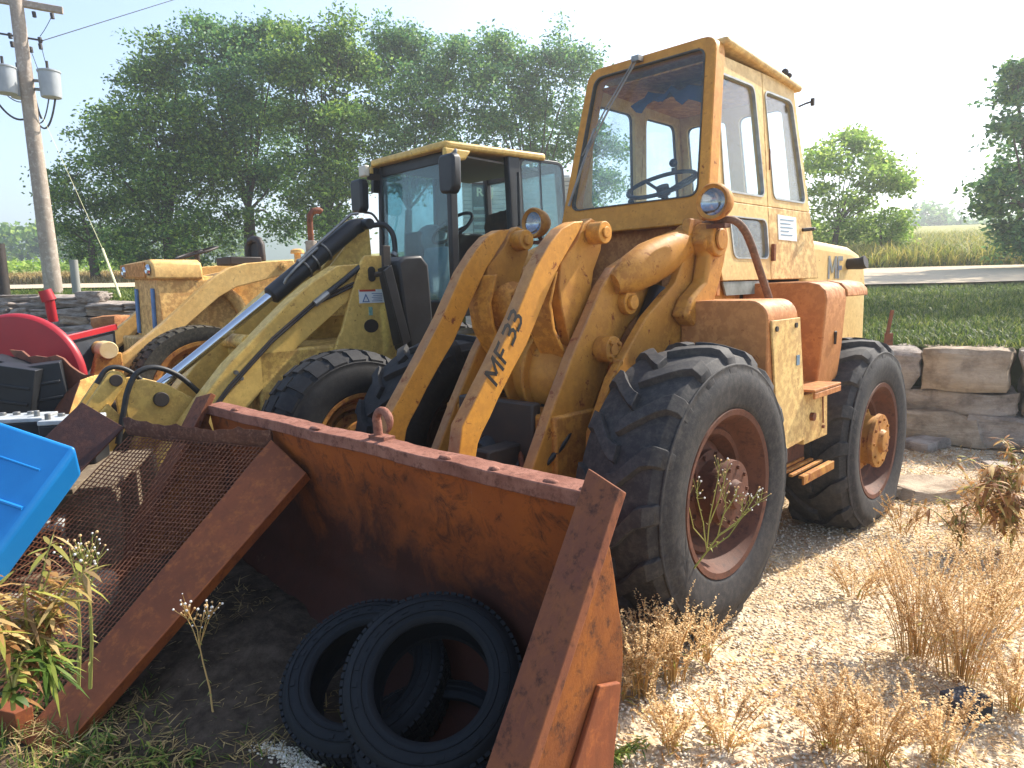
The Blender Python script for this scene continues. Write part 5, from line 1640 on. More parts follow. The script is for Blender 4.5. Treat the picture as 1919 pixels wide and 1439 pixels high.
for k in range(120):
    x = rr.uniform(-8, -2.6); t = rr.random()
    y = wall_y(x) - .45 - t * 1.2; z = .95 - .8 * t + rr.uniform(0, .05)
    s_ = rr.uniform(.10, .30)
    put(rub, ro, rr.choice(lib), (x, y, z), (s_ * rr.uniform(1, 1.8), s_, s_ * rr.uniform(.3, .7)), (rr.uniform(-.4, .4), rr.uniform(-.4, .4), rr.uniform(0, 6)))
put(rub, ro, lib[2], at(172, 556, 9.7), (.38, .22, .15), (0, 0, -.1))
b = MB(); 
for i in range(30):
    for j in range(8):
        x = -9 + i * .24; t = j / 7; b.v.append((x - ro.x, wall_y(x) - 1.7 + 1.5 * t - ro.y, .02 + .62 * t + .05 * noise.noise(Vector((x * 3, t * 4, 0)))))
for i in range(29):
    for j in range(7): q = i * 8 + j; b.f.append((q, q + 8, q + 9, q + 1))
b.build('rubble_fill', MAT['gravel'], rub, 0, 60)
# orange rock
o = link('rock', rock(90, .34, .3, .17, rough=.05), stone_mat('orange_stone', 'c08a5c', 'a87048', '8a5a3c')); o.location = at(205, 604, 8.0); tag(o, 'orange tan rock just left of the blue strips', 'rock')

# ------------------------------------------------------------------ sheds, posts
sh = thing('white_container', 'white corrugated shed seen through the cab door, dark louvre and RAJ lettering', 'shed', Matrix.Translation(Vector((.12, 9.3, 0))))
b = MB(); xw0, xw1, zt = -.72, .70, 2.92
b.box(((xw0 + xw1) / 2, .9, zt / 2), (xw1 - xw0 - .02, 1.7, zt - .02)); b.build('box', plain('white_siding', 'c9cac4', .6, 'b4b5ad', 3), sh, .01)
b = MB()
for k in range(52): b.box(((xw0 + xw1) / 2, .04, .1 + k * .054), (xw1 - xw0, .03, .046), Matrix.Rotation(.25, 3, 'X'))
o = b.build('siding_board', plain('siding', 'c4c6c0', .6, 'b2b4ac', 3), sh, 0); o['kind'] = 'stuff'
b = MB(); b.box((-.47, .015, 2.30), (.24, .02, 1.05)); lv = b.build('louvre_panel', MAT['dark'], sh, 0)
for k in range(7):
    b = MB(); b.box((-.47, -.005, 2.50 - k * .095), (.21, .03, .03), Matrix.Rotation(.4, 3, 'X')); b.build('slat', plain('slat_grey', '9ba39a', .6) if k == 0 else bpy.data.materials['slat_grey'], lv, 0)
text_mesh('RAJ', .15, 'sign', sh, mtx((1, 0, 0), (0, 0, 1), (-.42, -.02, 2.70)), bold=.004) if MAT.update({'sign': plain('sign_cream', 'e2d9a8', .6)}) is None else None
b = MB(); b.cyl((0, 0, -.4), (0, 0, .42), .07, 12); o = b.build('fence_post', plain('grey_post', '8b8a84', .8), None, 0); o.location = at(142, 530, 13.0); tag(o, 'short grey wooden post on the grass right of the utility pole', 'post')
b = MB(); b.cyl((0, 0, -.6), (0, 0, .5), .10, 12); o = b.build('fence_post', MAT['dark'], None, 0); o.location = at(2, 515, 11.5); tag(o, 'dark post cut by the left edge of the photo', 'post')
b = MB(); b.box((0, 0, .10), (.03, .02, .40), Matrix.Rotation(.15, 3, 'Y')); b.box((.01, 0, .02), (.07, .03, .12)); o = b.build('rusty_stake', MAT['rust'], None, .003); o.location = at(1663, 640, 6.6); tag(o, 'rusty iron stake sticking up behind the flat rear tyre', 'stake')

# ------------------------------------------------------------------ utility pole
woodpole = rusty('pole_wood', 'a89a8c', '8d8074', 'c0b4a6', 2, .85, .3)
pb = at(103, 562, 14.0); pt = at(28, -12, 13.9)
UP = thing('utility_pole', 'leaning grey utility pole with crossarm and three transformers at left', 'utility pole', Matrix.Translation(pb))
def lp(u, v, Y=14.0): return at(u, v, Y) - pb
b = MB(); b.tube([Vector((0, 0, -.8)), Vector((0, 0, 0)), (pt - pb) * .5, (pt - pb) * 1.06], [.17, .165, .135, .11], 16); pole = b.build('pole', woodpole, UP, 0, 60)
b = MB(); b.bar(lp(-40, -8, 13.7), lp(118, 20, 14.2), .10, .12); b.build('crossarm', woodpole, UP, .01)
b = MB(); b.bar(lp(-40, 56, 13.8), lp(80, 76, 14.0), .03, .03); b.build('crossarm', MAT['dark'], UP, 0)
trm = plain('transformer_grey', 'a9aeb2', .5, '9a9fa3', 5)
for (u, v, Y) in ((10, 150, 13.6), (38, 160, 14.3), (94, 158, 13.9)):
    c_ = lp(u, v, Y)
    b = MB(); b.lathe([(-.24, .001), (-.24, .17), (-.22, .175), (.20, .185), (.215, .20), (.24, .20), (.25, .17), (.27, .06), (.275, .001)], c_, 2, 1, 28); tr_ = b.build('transformer', trm, UP, 0, 40)
    b = MB(); b.cyl(c_ + Vector((-.02, 0, .26)), c_ + Vector((-.02, 0, .42)), .025, 8); b.build('bushing', MAT['dark'], tr_, 0)
b = MB()
for v in (150, 166): b.bar(lp(50, v, 14.0), lp(80, v + 2, 13.9), .04, .05)
b.build('bracket', MAT['steel'], UP, 0)
b = MB()
for (u, v) in ((18, 62), (22, 78), (74, 70), (75, 82), (97, 25), (63, 22), (57, 88)):
    b.cyl(lp(u, v), lp(u + 2, v + 10), .035, 8)
b.build('insulator', MAT['dark'], UP, 0)['kind'] = 'stuff'
b = MB()
def sagw(a, c_, s_, r=.008, n=12):
    a = Vector(a); c_ = Vector(c_); b.tube([a.lerp(c_, k / n) - Vector((0, 0, s_ * 4 * (k / n) * (1 - k / n))) for k in range(n + 1)], r, 5)
sagw(lp(-30, 150), lp(50, 222), .25, .02); sagw(lp(92, 180), lp(72, 230), .15, .012); sagw(lp(104, 182), lp(66, 222), .35, .018); sagw(lp(62, 165), lp(78, 222), .1, .02); sagw(lp(5, 170), lp(48, 190), .08, .01)
sagw(lp(57, 92), lp(75, 140), 0, .006); sagw(lp(75, 75), lp(88, 125), .05, .006); sagw(lp(97, 30), lp(75, 68), .02, .006)
b.build('cable', MAT['hose'], UP, 0)['kind'] = 'stuff'
b = MB(); a, c_ = lp(80, 76), at(900, -180, 60) - pb
b.tube([a.lerp(c_, k / 10) for k in range(11)], .008, 4); b.build('overhead_wire', MAT['hose'], UP, 0)
b = MB(); b.tube([lp(78, 215, 13.9), lp(192, 466, 11.5)], .004, 5); b.tube([lp(192, 466, 11.5), lp(230, 568, 10.9)], .018, 8); b.build('guy_wire', plain('guy_guard_yellow', 'd5cf9c', .5), UP, 0)

# ------------------------------------------------------------------ foliage
def leaves(lobes, dens, size, seed, clus=12, crad=.32, flat=.9, sub=True):
    """lobes: (centre, radius[, scale]); leaf quads gathered in sprays on the lobes' shells"""
    g = np.random.default_rng(seed)
    C, Q = [], []
    for c_, r_, *e in lobes:
        sc = np.array(e[0]) if e else np.array([1, 1, .85])
        n = max(int(dens * r_ * r_ * .20), 7) if sub else max(int(dens * r_ * r_), 6)
        d = g.normal(size=(n, 3)); d[:, 2] += .15; d /= np.linalg.norm(d, axis=1)[:, None]
        rad = r_ * (g.uniform(.45, 1.12, n) if sub else g.uniform(.15, 1, n) ** .45)
        cc = np.array(c_) + d * rad[:, None] * sc
        if sub:
            m_ = 6
            k = g.normal(size=(n, m_, 3)) * np.array([.36, .36, .20]) * min(r_ * .55 + .25, 1.0)
            w_ = (cc[:, None] + k).reshape(-1, 3)
            w_[:, 2] -= .25 * np.abs(k[..., 0:2]).sum(-1).reshape(-1)
            C.append(w_)
        else: C.append(cc)
    C = np.concatenate(C); n = len(C)
    cr2 = crad * (.62 if sub else 1)
    P = (C[:, None] + g.normal(size=(n, clus, 3)) * cr2 * np.array([1, 1, .55])).reshape(-1, 3)
    n = len(P)
    a = g.normal(size=(n, 3)); a[:, 2] = a[:, 2] * .5 - .45; a /= np.linalg.norm(a, axis=1)[:, None]
    b_ = g.normal(size=(n, 3)); b_ -= (b_ * a).sum(1)[:, None] * a; b_ /= np.linalg.norm(b_, axis=1)[:, None]
    s_ = size * g.uniform(.5, 1.25, n)[:, None]
    cr_ = np.cross(a, b_)
    V = np.stack([P - a * s_ * .5, P + b_ * s_ * .26 + cr_ * s_ * .06, P + a * s_ * .5, P - b_ * s_ * .26 + cr_ * s_ * .06], 1).reshape(-1, 3)
    F = np.arange(n * 4).reshape(-1, 4)
    return V, F
MAT['leafA'] = leafy('walnut_leaf', ['34522e', '4e733c', '73954c', '9cb45a'])
MAT['leafB'] = leafy('walnut_leaf_blue', ['355a42', '4a754f', '68905c', '8daa60'])
MAT['leafC'] = leafy('light_leaf', ['5c7e34', '789a46', '98b058', 'b0c470'], .55)
MAT['bark'] = rusty('bark', '4a4038', '5c5046', '352e28', 3, .9, .8)
def tree(label, base, lobes_px, Y, mat, dens=26, size=.20, seed=1, trunk=.20, grp=None, spread=1.0, cl=26, crad=.36, name='tree'):
    bpt = Vector(base); bpt.z = float(up_z(bpt.x, bpt.y)) - .1 if bpt.z is None or bpt.z < -50 else bpt.z
    t = thing(name, label, 'tree', Matrix.Translation(bpt), grp)
    rg = random.Random(seed)
    lob = []
    for (u, v, rp) in lobes_px:
        yy_ = Y + rg.uniform(-1, 1) * spread
        r_ = rp * yy_ / FPX * rg.uniform(.78, 1.0)
        lob.append((at(u, v, yy_) - bpt, r_, (1, 1.1, .9)))
    V, F = leaves(lob, dens, size, seed, cl, crad)
    raw('crown', V, F, MAT[mat], t)
    b = MB()
    top = sum((l[0] for l in lob), Vector((0, 0, 0))) / len(lob)
    fork = Vector((top.x * .25, top.y * .25, max(top.z * .38, 1.2)))
    b.tube([(0, 0, -.3), (0, 0, .15), (fork.x * .3, fork.y * .3, fork.z * .5), fork], [trunk * 1.5, trunk * 1.1, trunk, trunk * .85], 10)
    for l in lob:
        c_, r_ = l[0], l[1]
        mid = fork.lerp(c_, .5) + Vector((rg.uniform(-.2, .2), rg.uniform(-.2, .2), rg.uniform(-.1, .3)))
        b.tube([fork, mid, c_, c_ + Vector((rg.uniform(-.5, .5), rg.uniform(-.5, .5), .6)) * r_ * .6], [trunk * .32, trunk * .18, trunk * .08, .01], 6)
    for l in lob:
        for q in range(4):
            d = Vector((rg.gauss(0, 1), rg.gauss(0, 1), rg.gauss(0, .7))).normalized() * l[1] * .9
            b.tube([l[0] - d * .1, l[0] + d * .5 + Vector((0, 0, .1)), l[0] + d], [trunk * .08, trunk * .05, .006], 5)
    b.build('trunk', MAT['bark'], t, 0, 60)
    return t
def gb(u, Y):  # ground point under pixel column u at distance Y
    p = at(u, 480, Y); p.z = float(up_z(p.x, Y)); return p
G_ = 'walnut trees in a row behind the loaders'
tree('small rounded green tree at the far left end of the row beside the utility pole', gb(175, 24), [(135, 335, 40), (172, 372, 46), (125, 405, 36), (190, 425, 46), (215, 462, 42), (160, 455, 40), (115, 360, 26)], 24, 'leafA', 57, .15, 1, .14, G_)
tree('broad dark walnut tree left in the row, its crown reaching nearest the pole', gb(320, 25), [(215, 245, 50), (255, 205, 52), (300, 160, 60), (330, 105, 58), (260, 290, 62), (350, 235, 80), (310, 330, 70), (400, 330, 62), (240, 370, 56), (300, 420, 62), (370, 430, 56), (430, 410, 38), (200, 300, 34), (265, 140, 26), (350, 480, 45), (250, 470, 48)], 25, 'leafA', 100, .155, 2, .22, G_)
tree('tall walnut tree with rounded top between the left tree and the tallest one', gb(470, 26), [(385, 80, 46), (430, 95, 52), (475, 90, 50), (510, 130, 60), (420, 175, 78), (480, 230, 80), (400, 275, 60), (520, 330, 56), (470, 340, 40), (385, 50, 20), (500, 60, 24), (525, 420, 30)], 26, 'leafB', 96, .155, 3, .22, G_)
tree('tallest walnut tree in the middle of the row behind the cylinder loader', gb(612, 25), [(640, 60, 44), (600, 75, 42), (560, 110, 55), (610, 150, 70), (660, 130, 45), (570, 230, 66), (640, 240, 62), (600, 320, 62), (650, 290, 46), (560, 390, 40), (615, 410, 45), (655, 370, 38), (690, 220, 30), (540, 60, 24), (640, 440, 36)], 25, 'leafA', 100, .155, 4, .20, G_)
tree('walnut tree with flat top directly above the black glazed cab', gb(765, 27), [(745, 75, 42), (725, 120, 46), (790, 100, 50), (770, 180, 70), (700, 230, 46), (830, 150, 50), (820, 230, 60), (740, 290, 56), (850, 95, 26), (700, 330, 34), (775, 340, 45), (830, 320, 40)], 27, 'leafB', 96, .155, 5, .155, G_)
tree('hazy walnut tree at the right end of the row left of the tall yellow cab', gb(985, 27), [(900, 100, 40), (935, 85, 32), (905, 170, 56), (970, 125, 54), (1030, 120, 52), (1075, 130, 42), (990, 210, 66), (1060, 210, 54), (920, 250, 50), (1100, 260, 40), (1130, 290, 40), (1020, 290, 46), (1125, 345, 34), (1100, 390, 40), (1000, 350, 40)], 27, 'leafB', 96, .155, 6, .18, G_)
tree('sunlit pale green small tree directly behind the engine hood', gb(1560, 22), [(1535, 290, 40), (1575, 285, 38), (1610, 275, 30), (1560, 340, 46), (1620, 330, 42), (1660, 330, 28), (1685, 345, 15), (1540, 400, 42), (1600, 390, 34), (1650, 300, 16), (1600, 250, 14), (1525, 440, 32)], 22, 'leafC', 49, .16, 7, .09, None, .7, 18, .26)
tree('low sunlit green bush beside the small tree behind the hood', gb(1650, 22.5), [(1610, 420, 30), (1650, 410, 32), (1685, 420, 28), (1640, 440, 30), (1590, 445, 28), (1675, 450, 22)], 22.5, 'leafC', 76, .14, 8, .04, None, .5, 16, .2, name='bush')
tree('dark blue green tree cut off by the right edge of the photo', gb(1960, 17), [(1900, 165, 20), (1935, 200, 44), (1895, 235, 20), (1925, 285, 48), (1880, 320, 26), (1860, 345, 16), (1905, 360, 36), (1945, 380, 56), (1930, 430, 40), (1890, 425, 18), (1990, 250, 70), (2010, 380, 70), (1915, 465, 30), (2060, 300, 80), (1855, 385, 12), (1905, 130, 10), (2010, 150, 60), (2140, 240, 90), (2120, 380, 90), (2230, 330, 90)], 17, 'leafB', 64, .15, 9, .18, None, .6, 18, .22)

tree('large shady tree standing outside the frame at right, its shade on the grass', gb(2230, 13.5), [(1990, -190, 90), (2100, -150, 110), (2060, -290, 100), (2200, -220, 120), (2240, -80, 110), (2320, -200, 110), (2150, -340, 100)], 13.5, 'leafB', 30, .16, 21, .2, None, .8, 16, .3)
tree('second shady tree outside the frame at right beside the road', gb(2220, 19), [(2060, -90, 80), (2150, -60, 90), (2120, -190, 90), (2230, -150, 100), (2260, -20, 90), (2340, -100, 90)], 19, 'leafB', 26, .17, 22, .2, None, .8, 16, .3)
# far woods and hills
def wood(name, lab, pts, Y, mat, seed, size=.7, dens=10, grp=None, crad=.6):
    lob = []
    rg = random.Random(seed)
    for (u, v, rp) in pts:
        yy_ = Y + rg.uniform(-2, 6); lob.append((at(u, v, yy_), rp * yy_ / FPX, (1, .8, .9)))
    V, F = leaves(lob, dens, size, seed, 8, crad, sub=False)
    o = raw(name, V, F, MAT[mat]); o['kind'] = 'stuff'; o['label'] = lab
rg = random.Random(5)
wood('distant_woods', 'dark far trees beyond the field at right', [(u, 402 + 8 * math.sin(u * .1), 16) for u in range(1700, 1775, 9)] + [(u, 420 + rg.uniform(-3, 3), 9) for u in range(1690, 2000, 8)] + [(1740, 400, 18), (1765, 398, 14)], 95, 'leafB', 58, .9, 3.0)
wood('distant_woods', 'wooded hill side at far left behind the pole', [(u, v_ + rg.uniform(-5, 5), 17) for u in range(-60, 480, 20) for v_ in (440, 460, 478)] + [(u, 436 + rg.uniform(-5, 4) + u * .03, 14) for u in range(-60, 200, 14)], 85, 'leafA', 60, .9, 2.2)
wood('hedge', 'sunlit green hedge along the field at left', [(u, 497 + rg.uniform(-3, 3), 10) for u in range(-40, 300, 9)], 38, 'leafC', 62, .3, 14, None, .2)
for nm, us, vs_, Y, c1 in (('hills', (1500, 2300), (402, 398, 404), 420, '5f7a52'), ('hills', (-700, 620), (432, 424, 436), 330, '55724a')):
    b = MB(); n = 60
    for i in range(n + 1):
        u = us[0] + (us[1] - us[0]) * i / n
        v_ = float(np.interp(i / n, [0, .5, 1], vs_)) + 3 * noise.noise(Vector((i * .25, Y, 0)))
        for j, (vv, dy) in enumerate(((v_, 60), (v_ + 6, 25), (v_ + 60, -10), (v_ + 150, -30))):
            p = at(u, vv, Y + dy); b.v.append(tuple(p))
    for i in range(n):
        for j in range(3): q = i * 4 + j; b.f.append((q, q + 4, q + 5, q + 1))
    o = b.build(nm, plain('hill_' + c1, c1, .95, '4d6a44', .05, spec=.1), None, 0, 60); tag(o, kind='structure')
# ================================================================== weeds and ground cover
MAT['dry'] = leafy('dry_seed_head', ['ab8c68', 'c8a984', 'dac09c', 'e8d6b8'], .4, .7)
MAT['drystem'] = leafy('dry_stem', ['b8905c', 'cfae7c', 'a8844e'], .2, .7)
MAT['drygreen'] = leafy('olive_stem', ['7d8446', '96985a', 'a8a468'], .3)
MAT['fluff'] = plain('white_seed_fluff', 'd8d4cc', .9)
MAT['grn'] = leafy('green_weed_leaf', ['34491f', '4a632c', '6a7d3a', '8e9448'], .4)
MAT['mixleaf'] = leafy('withered_leaf', ['7a5236', '98704a', 'b08e5c', '8a8c48', 'a4a458'], .45)
MAT['brownleaf'] = leafy('brown_leaf', ['8a6044', 'a67c54', 'bf9a68', 'b8a464'], .35)
MAT['straw'] = leafy('straw', ['7a6444', '978059', 'b39c72', '5e4830'], .2)
MAT['grass'] = leafy('grass_blade', ['324621', '455c2a', '617336', '7d8246'], .45)
MAT['field'] = leafy('field_weed', ['55682f', '78843e', '9a9858', 'b5a56a'], .4)

class LF:
    """collects leaf quads fast"""
    def __init__(s): s.V = []; s.F = []
    def leaf(s, p, d, L_, W_, up=None, bend=.3):
        p = Vector(p); d = Vector(d).normalized()
        sd_ = d.cross(up or Vector((0, 0, 1)))
        if sd_.length < .05: sd_ = d.cross(Vector((1, 0, 0)))
        sd_.normalize(); n = len(s.V)
        m1 = p + d * L_ * .4 + Vector((0, 0, -bend * L_ * .12)); t = p + d * L_ + Vector((0, 0, -bend * L_ * .6))
        m2 = p + d * L_ * .75 + Vector((0, 0, -bend * L_ * .34))
        s.V += [p, m1 + sd_ * W_ / 2, m1 - sd_ * W_ / 2, m2 + sd_ * W_ * .35, m2 - sd_ * W_ * .35, t]
        s.F += [(n, n + 1, n + 2), (n + 1, n + 3, n + 2), (n + 2, n + 3, n + 4), (n + 3, n + 5, n + 4)]
    def build(s, name, mat, parent=None):
        return raw(name, [tuple(v) for v in s.V], s.F, MAT[mat], parent)

def foxtail(label, pos, n, H, spread, seed, heads=1, col='dry', grp=None, lean=(0, 0)):
    t = thing('dry_weed', label, 'weed', Matrix.Translation(Vector(pos)), grp)
    rg = random.Random(seed); st = MB(); hd = LF(); lf = LF()
    for k in range(n):
        a = rg.uniform(0, 2 * PI); r = rg.uniform(0, spread * .35); h = H * rg.uniform(.5, 1.05)
        p = Vector((r * math.cos(a), r * math.sin(a), 0)); d = Vector((math.cos(a) * spread * rg.uniform(.2, 1) + lean[0], math.sin(a) * spread * rg.uniform(.2, 1) + lean[1], 0))
        pts = [p + d * (q / 5) ** 1.6 + Vector((0, 0, h * (q / 5) - .12 * h * (q / 5) ** 3 * rg.random())) for q in range(6)]
        st.tube(pts, [.0022, .002, .0018, .0016, .0013, .001], 3, False)
        for b_ in range(rg.randint(2, 5)):
            i = rg.randint(1, 4); q = pts[i].lerp(pts[i + 1], rg.random())
            dd = Vector((rg.uniform(-1, 1), rg.uniform(-1, 1), rg.uniform(.4, 1.4))).normalized()
            ln = rg.uniform(.04, .11)
            for m_ in range(int(ln / .0045)):
                c_ = q + dd * m_ * .0045; o_ = Vector((rg.uniform(-1, 1), rg.uniform(-1, 1), rg.uniform(-.3, 1)))
                hd.leaf(c_, o_, .008, .006, bend=0)
        for m_ in range(26):
            u = m_ / 26; i = min(int(3 + u * 2), 4); c_ = pts[i].lerp(pts[i + 1], (3 + u * 2) - i)
            for z_ in range(2): hd.leaf(c_, (rg.uniform(-1, 1), rg.uniform(-1, 1), rg.uniform(-.2, 1)), .011, .006, bend=0)
        if rg.random() < .6: lf.leaf(pts[rg.randint(0, 2)], (rg.uniform(-1, 1), rg.uniform(-1, 1), rg.uniform(0, .6)), rg.uniform(.04, .10), .008, bend=.8)
    st.build('stem', MAT['drystem'], t, 0, 0)['kind'] = 'stuff'
    hd.build('seed_head', col, t)['kind'] = 'stuff'
    if lf.V: lf.build('leaf', 'mixleaf', t)['kind'] = 'stuff'
    return t

def leafplant(label, pos, n, H, seed, mats=('mixleaf', 'grn'), L_=.10, W_=.02, lean=(0, 0), droop=.6, cat='weed', spread=.12, name='leafy_weed', per=16):
    t = thing(name, label, cat, Matrix.Translation(Vector(pos)))
    rg = random.Random(seed); st = MB(); l1 = LF(); l2 = LF()
    for k in range(n):
        a = rg.uniform(0, 2 * PI); h = H * rg.uniform(.55, 1.0)
        d = Vector((math.cos(a) * spread + lean[0], math.sin(a) * spread + lean[1], 0)) * rg.uniform(.4, 1.2)
        pts = [d * (q / 6) ** 1.5 + Vector((0, 0, h * (q / 6) - droop * h * .35 * (q / 6) ** 4)) for q in range(7)]
        st.tube(pts, [.005, .0045, .004, .0035, .003, .002, .0015], 5, False)
        for m_ in range(per):
            u = rg.uniform(.2, 1) * 5.99; i = int(u); c_ = pts[i].lerp(pts[min(i + 1, 6)], u - i)
            tgt = l1 if rg.random() < .65 else l2
            tgt.leaf(c_, (rg.uniform(-1, 1), rg.uniform(-1, 1), rg.uniform(-.4, .5)), L_ * rg.uniform(.5, 1.2), W_ * rg.uniform(.7, 1.2), bend=rg.uniform(.3, 1.3))
    st.build('stem', MAT['drygreen'], t, 0, 0)['kind'] = 'stuff'
    l1.build('leaf', mats[0], t)['kind'] = 'stuff'; l2.build('leaf', mats[1], t)['kind'] = 'stuff'
    return t

def fluffweed(label, path, branches, seed, pos, leafy_=.5, heads=11, stems='drygreen', rad=.006):
    """branching weed with white seed heads; path & branches in world coordinates"""
    t = thing('seeding_weed', label, 'weed', Matrix.Translation(Vector(pos)))
    o = Vector(pos); rg = random.Random(seed); st = MB(); lf = LF()
    def curve(ps, r0, r1):
        P = [Vector(p) - o for p in ps]
        st.tube(P, [r0 + (r1 - r0) * i / (len(P) - 1) for i in range(len(P))], 5, False); return P
    main = curve(path, rad, rad * .5)
    for i in range(len(main) - 1):
        for k in range(6):
            c_ = main[i].lerp(main[i + 1], rg.random())
            if rg.random() < leafy_: lf.leaf(c_, (rg.uniform(-1, 1), rg.uniform(-1, 1), rg.uniform(-.5, .5)), rg.uniform(.012, .035), .005, bend=.8)
    for br in branches:
        P = curve(br, rad * .5, rad * .25)
        for i in range(len(P) - 1):
            for k in range(4):
                c_ = P[i].lerp(P[i + 1], rg.random()); lf.leaf(c_, (rg.uniform(-1, 1), rg.uniform(-1, 1), rg.uniform(-.2, .8)), rg.uniform(.01, .02), .003)
        e = P[-1]; dd = (P[-1] - P[-2]).normalized()
        for h_ in range(heads):
            q = P[-2].lerp(e, rg.uniform(.2, 1)); tip = q + (dd * rg.uniform(.3, 1) + Vector((rg.uniform(-1, 1), rg.uniform(-1, 1), rg.uniform(-.3, 1))) * .7) * .045
            st.tube([q, tip], [.0012, .001], 3, False)
            f = MB(); f.sphere(tip, rg.uniform(.0022, .0048), 7, 5); ob = f.build('seed_head', MAT['fluff' if rg.random() < .6 else 'dry'], t, 0, 60)
    st.build('stem', MAT[stems], t, 0, 0); lf.build('leaf', 'drygreen', t)['kind'] = 'stuff'
    return t

# tall weed in front of the near tyre
def W(u, v, Y): return at(u, v, Y)
Yw = 2.62
fluffweed('tall branching weed with white seed heads in front of the near front tyre', [W(1268, 1130, Yw), W(1283, 1085, Yw), W(1300, 1065, Yw), W(1325, 1033, Yw), W(1345, 1005, Yw)],
          [[W(1325, 1033, Yw), W(1322, 1015, Yw), W(1300, 990, Yw), W(1290, 945, Yw), W(1287, 915, Yw)], [W(1322, 1015, Yw), W(1318, 980, Yw), W(1308, 940, Yw), W(1305, 918, Yw)],
           [W(1325, 1025, Yw), W(1330, 970, Yw), W(1345, 900, Yw), W(1348, 875, Yw)], [W(1330, 980, Yw), W(1350, 930, Yw), W(1362, 880, Yw)],
           [W(1345, 1005, Yw), W(1355, 965, Yw), W(1375, 935, Yw), W(1380, 925, Yw)], [W(1345, 1005, Yw), W(1375, 985, Yw), W(1395, 960, Yw), W(1415, 930, Yw)], [W(1345, 1005, Yw), W(1385, 975, Yw), W(1410, 950, Yw), W(1428, 935, Yw)],
           [W(1325, 1033, Yw), W(1365, 1005, Yw), W(1390, 970, Yw), W(1392, 935, Yw)], [W(1350, 985, Yw), W(1360, 950, Yw), W(1358, 925, Yw)]], 3, gp(1262, 1160), .5, 7)
p = gp(412, 1375); Yb = p.y
fluffweed('dried weed with bead-like heads standing before the leaning screen beam', [W(412, 1375, Yb), W(398, 1330, Yb), W(393, 1290, Yb), W(380, 1240, Yb), W(374, 1210, Yb)],
          [[W(374, 1215, Yb), W(362, 1180, Yb), W(345, 1150, Yb)], [W(374, 1215, Yb), W(370, 1180, Yb), W(352, 1145, Yb)], [W(374, 1215, Yb), W(382, 1180, Yb), W(392, 1145, Yb)], [W(376, 1205, Yb), W(388, 1170, Yb), W(400, 1140, Yb)], [W(374, 1215, Yb), W(375, 1185, Yb), W(380, 1160, Yb)]], 5, p, .7, 8, 'drystem', .004)
Yc = 2.0
for k, (u, lab) in enumerate(((150, 'thin green weed with white fluff tops in front of the mesh, left one'), (172, 'thin green weed with white fluff tops in front of the mesh, right one'))):
    fluffweed(lab, [W(u - 3, 1290, Yc), W(u, 1200, Yc), W(u - 4, 1120, Yc), W(u - 6, 1075, Yc)], [[W(u - 6, 1085, Yc), W(u - 14, 1060, Yc), W(u - 18, 1045, Yc)], [W(u - 6, 1080, Yc), W(u - 2, 1055, Yc), W(u + 2, 1040, Yc)], [W(u - 4, 1100, Yc), W(u + 8, 1070, Yc), W(u + 12, 1045, Yc)]], 9 + k, W(u - 3, 1290, Yc), .9, 8)
# foxtails and dry clumps
FT = [((1205, 1300), 30, .31, .13, 'dense clump of tan foxtail at the foot of the rusty bucket side', 'dry'),
      ((1262, 1275), 26, .28, .13, 'tan foxtail clump between the bucket and the near tyre', 'dry'),
      ((1325, 1240), 12, .18, .12, 'thin foxtail in front of the near tyre', 'dry'),
      ((1165, 1310), 8, .16, .06, 'curled foxtail hanging over the lower bucket side', 'dry'),
      ((1720, 1230), 44, .42, .26, 'wide airy bush of orange dry weed on the gravel at right', 'dry'),
      ((1800, 1270), 44, .42, .24, 'dense orange dry weed bush left of the drooping plant', 'dry'),
      ((1860, 1170), 34, .36, .2, 'brown dry weed clump near the right edge above the dark stone', 'dry'),
      ((1600, 1120), 12, .16, .16, 'faint low dry weed in the middle of the gravel', 'dry'),
      ((1560, 1400), 22, .20, .14, 'dry foxtail clump at the bottom edge right of centre', 'dry'),
      ((1640, 1440), 28, .24, .14, 'orange foxtail clump rising from the bottom edge', 'dry'),
      ((1360, 1400), 14, .14, .16, 'sparse dry weed at the bottom beside the bucket', 'dry'),
      ((1260, 1400), 14, .16, .12, 'small dry weed at the lower bucket corner', 'dry'),
      ((1760, 1420), 18, .20, .14, 'dry weed tuft below the dark stone', 'dry'),
      ((1900, 1330), 20, .22, .14, 'dry weed tuft at the right edge below the stone', 'dry'),
      ((1690, 1000), 14, .20, .16, 'reddish dry weed on the ground right of the flat tyre', 'brown'),
      ((1850, 980), 24, .26, .2, 'reddish dry weed mass under the drooping plant', 'brown'),
      ((1660, 935), 7, .14, .04, 'single upright brown seed stalk by the flat rear tyre', 'brown')]
for i, ((u, v), n, H, sp, lab, c) in enumerate(FT):
    foxtail(lab, gp(u, v), int(n * 1.35), H * 1.2, sp, 40 + i, col='dry' if c == 'dry' else 'brownleaf')
leafplant('tall withered weed with drooping orange and yellow leaves at right edge', gp(1895, 1030), 12, .80, 71, ('brownleaf', 'mixleaf'), .11, .022, (-.14, 0), 1.2, spread=.16, per=44)
leafplant('smaller withered leafy weed left of the tall drooping one', gp(1800, 1030), 9, .40, 72, ('brownleaf', 'mixleaf'), .08, .016, (-.1, 0), .9, spread=.15)
leafplant('dead brown stalky weed at far right against the wall', gp(1905, 900), 7, .5, 73, ('brownleaf', 'mixleaf'), .09, .018, (0, 0), .9, spread=.2)
leafplant('big leafy weed with pale withered tops before the blue tank', W(60, 1290, 1.55), 12, .40, 74, ('mixleaf', 'straw'), .075, .012, (.02, 0), .3, spread=.13, per=38)
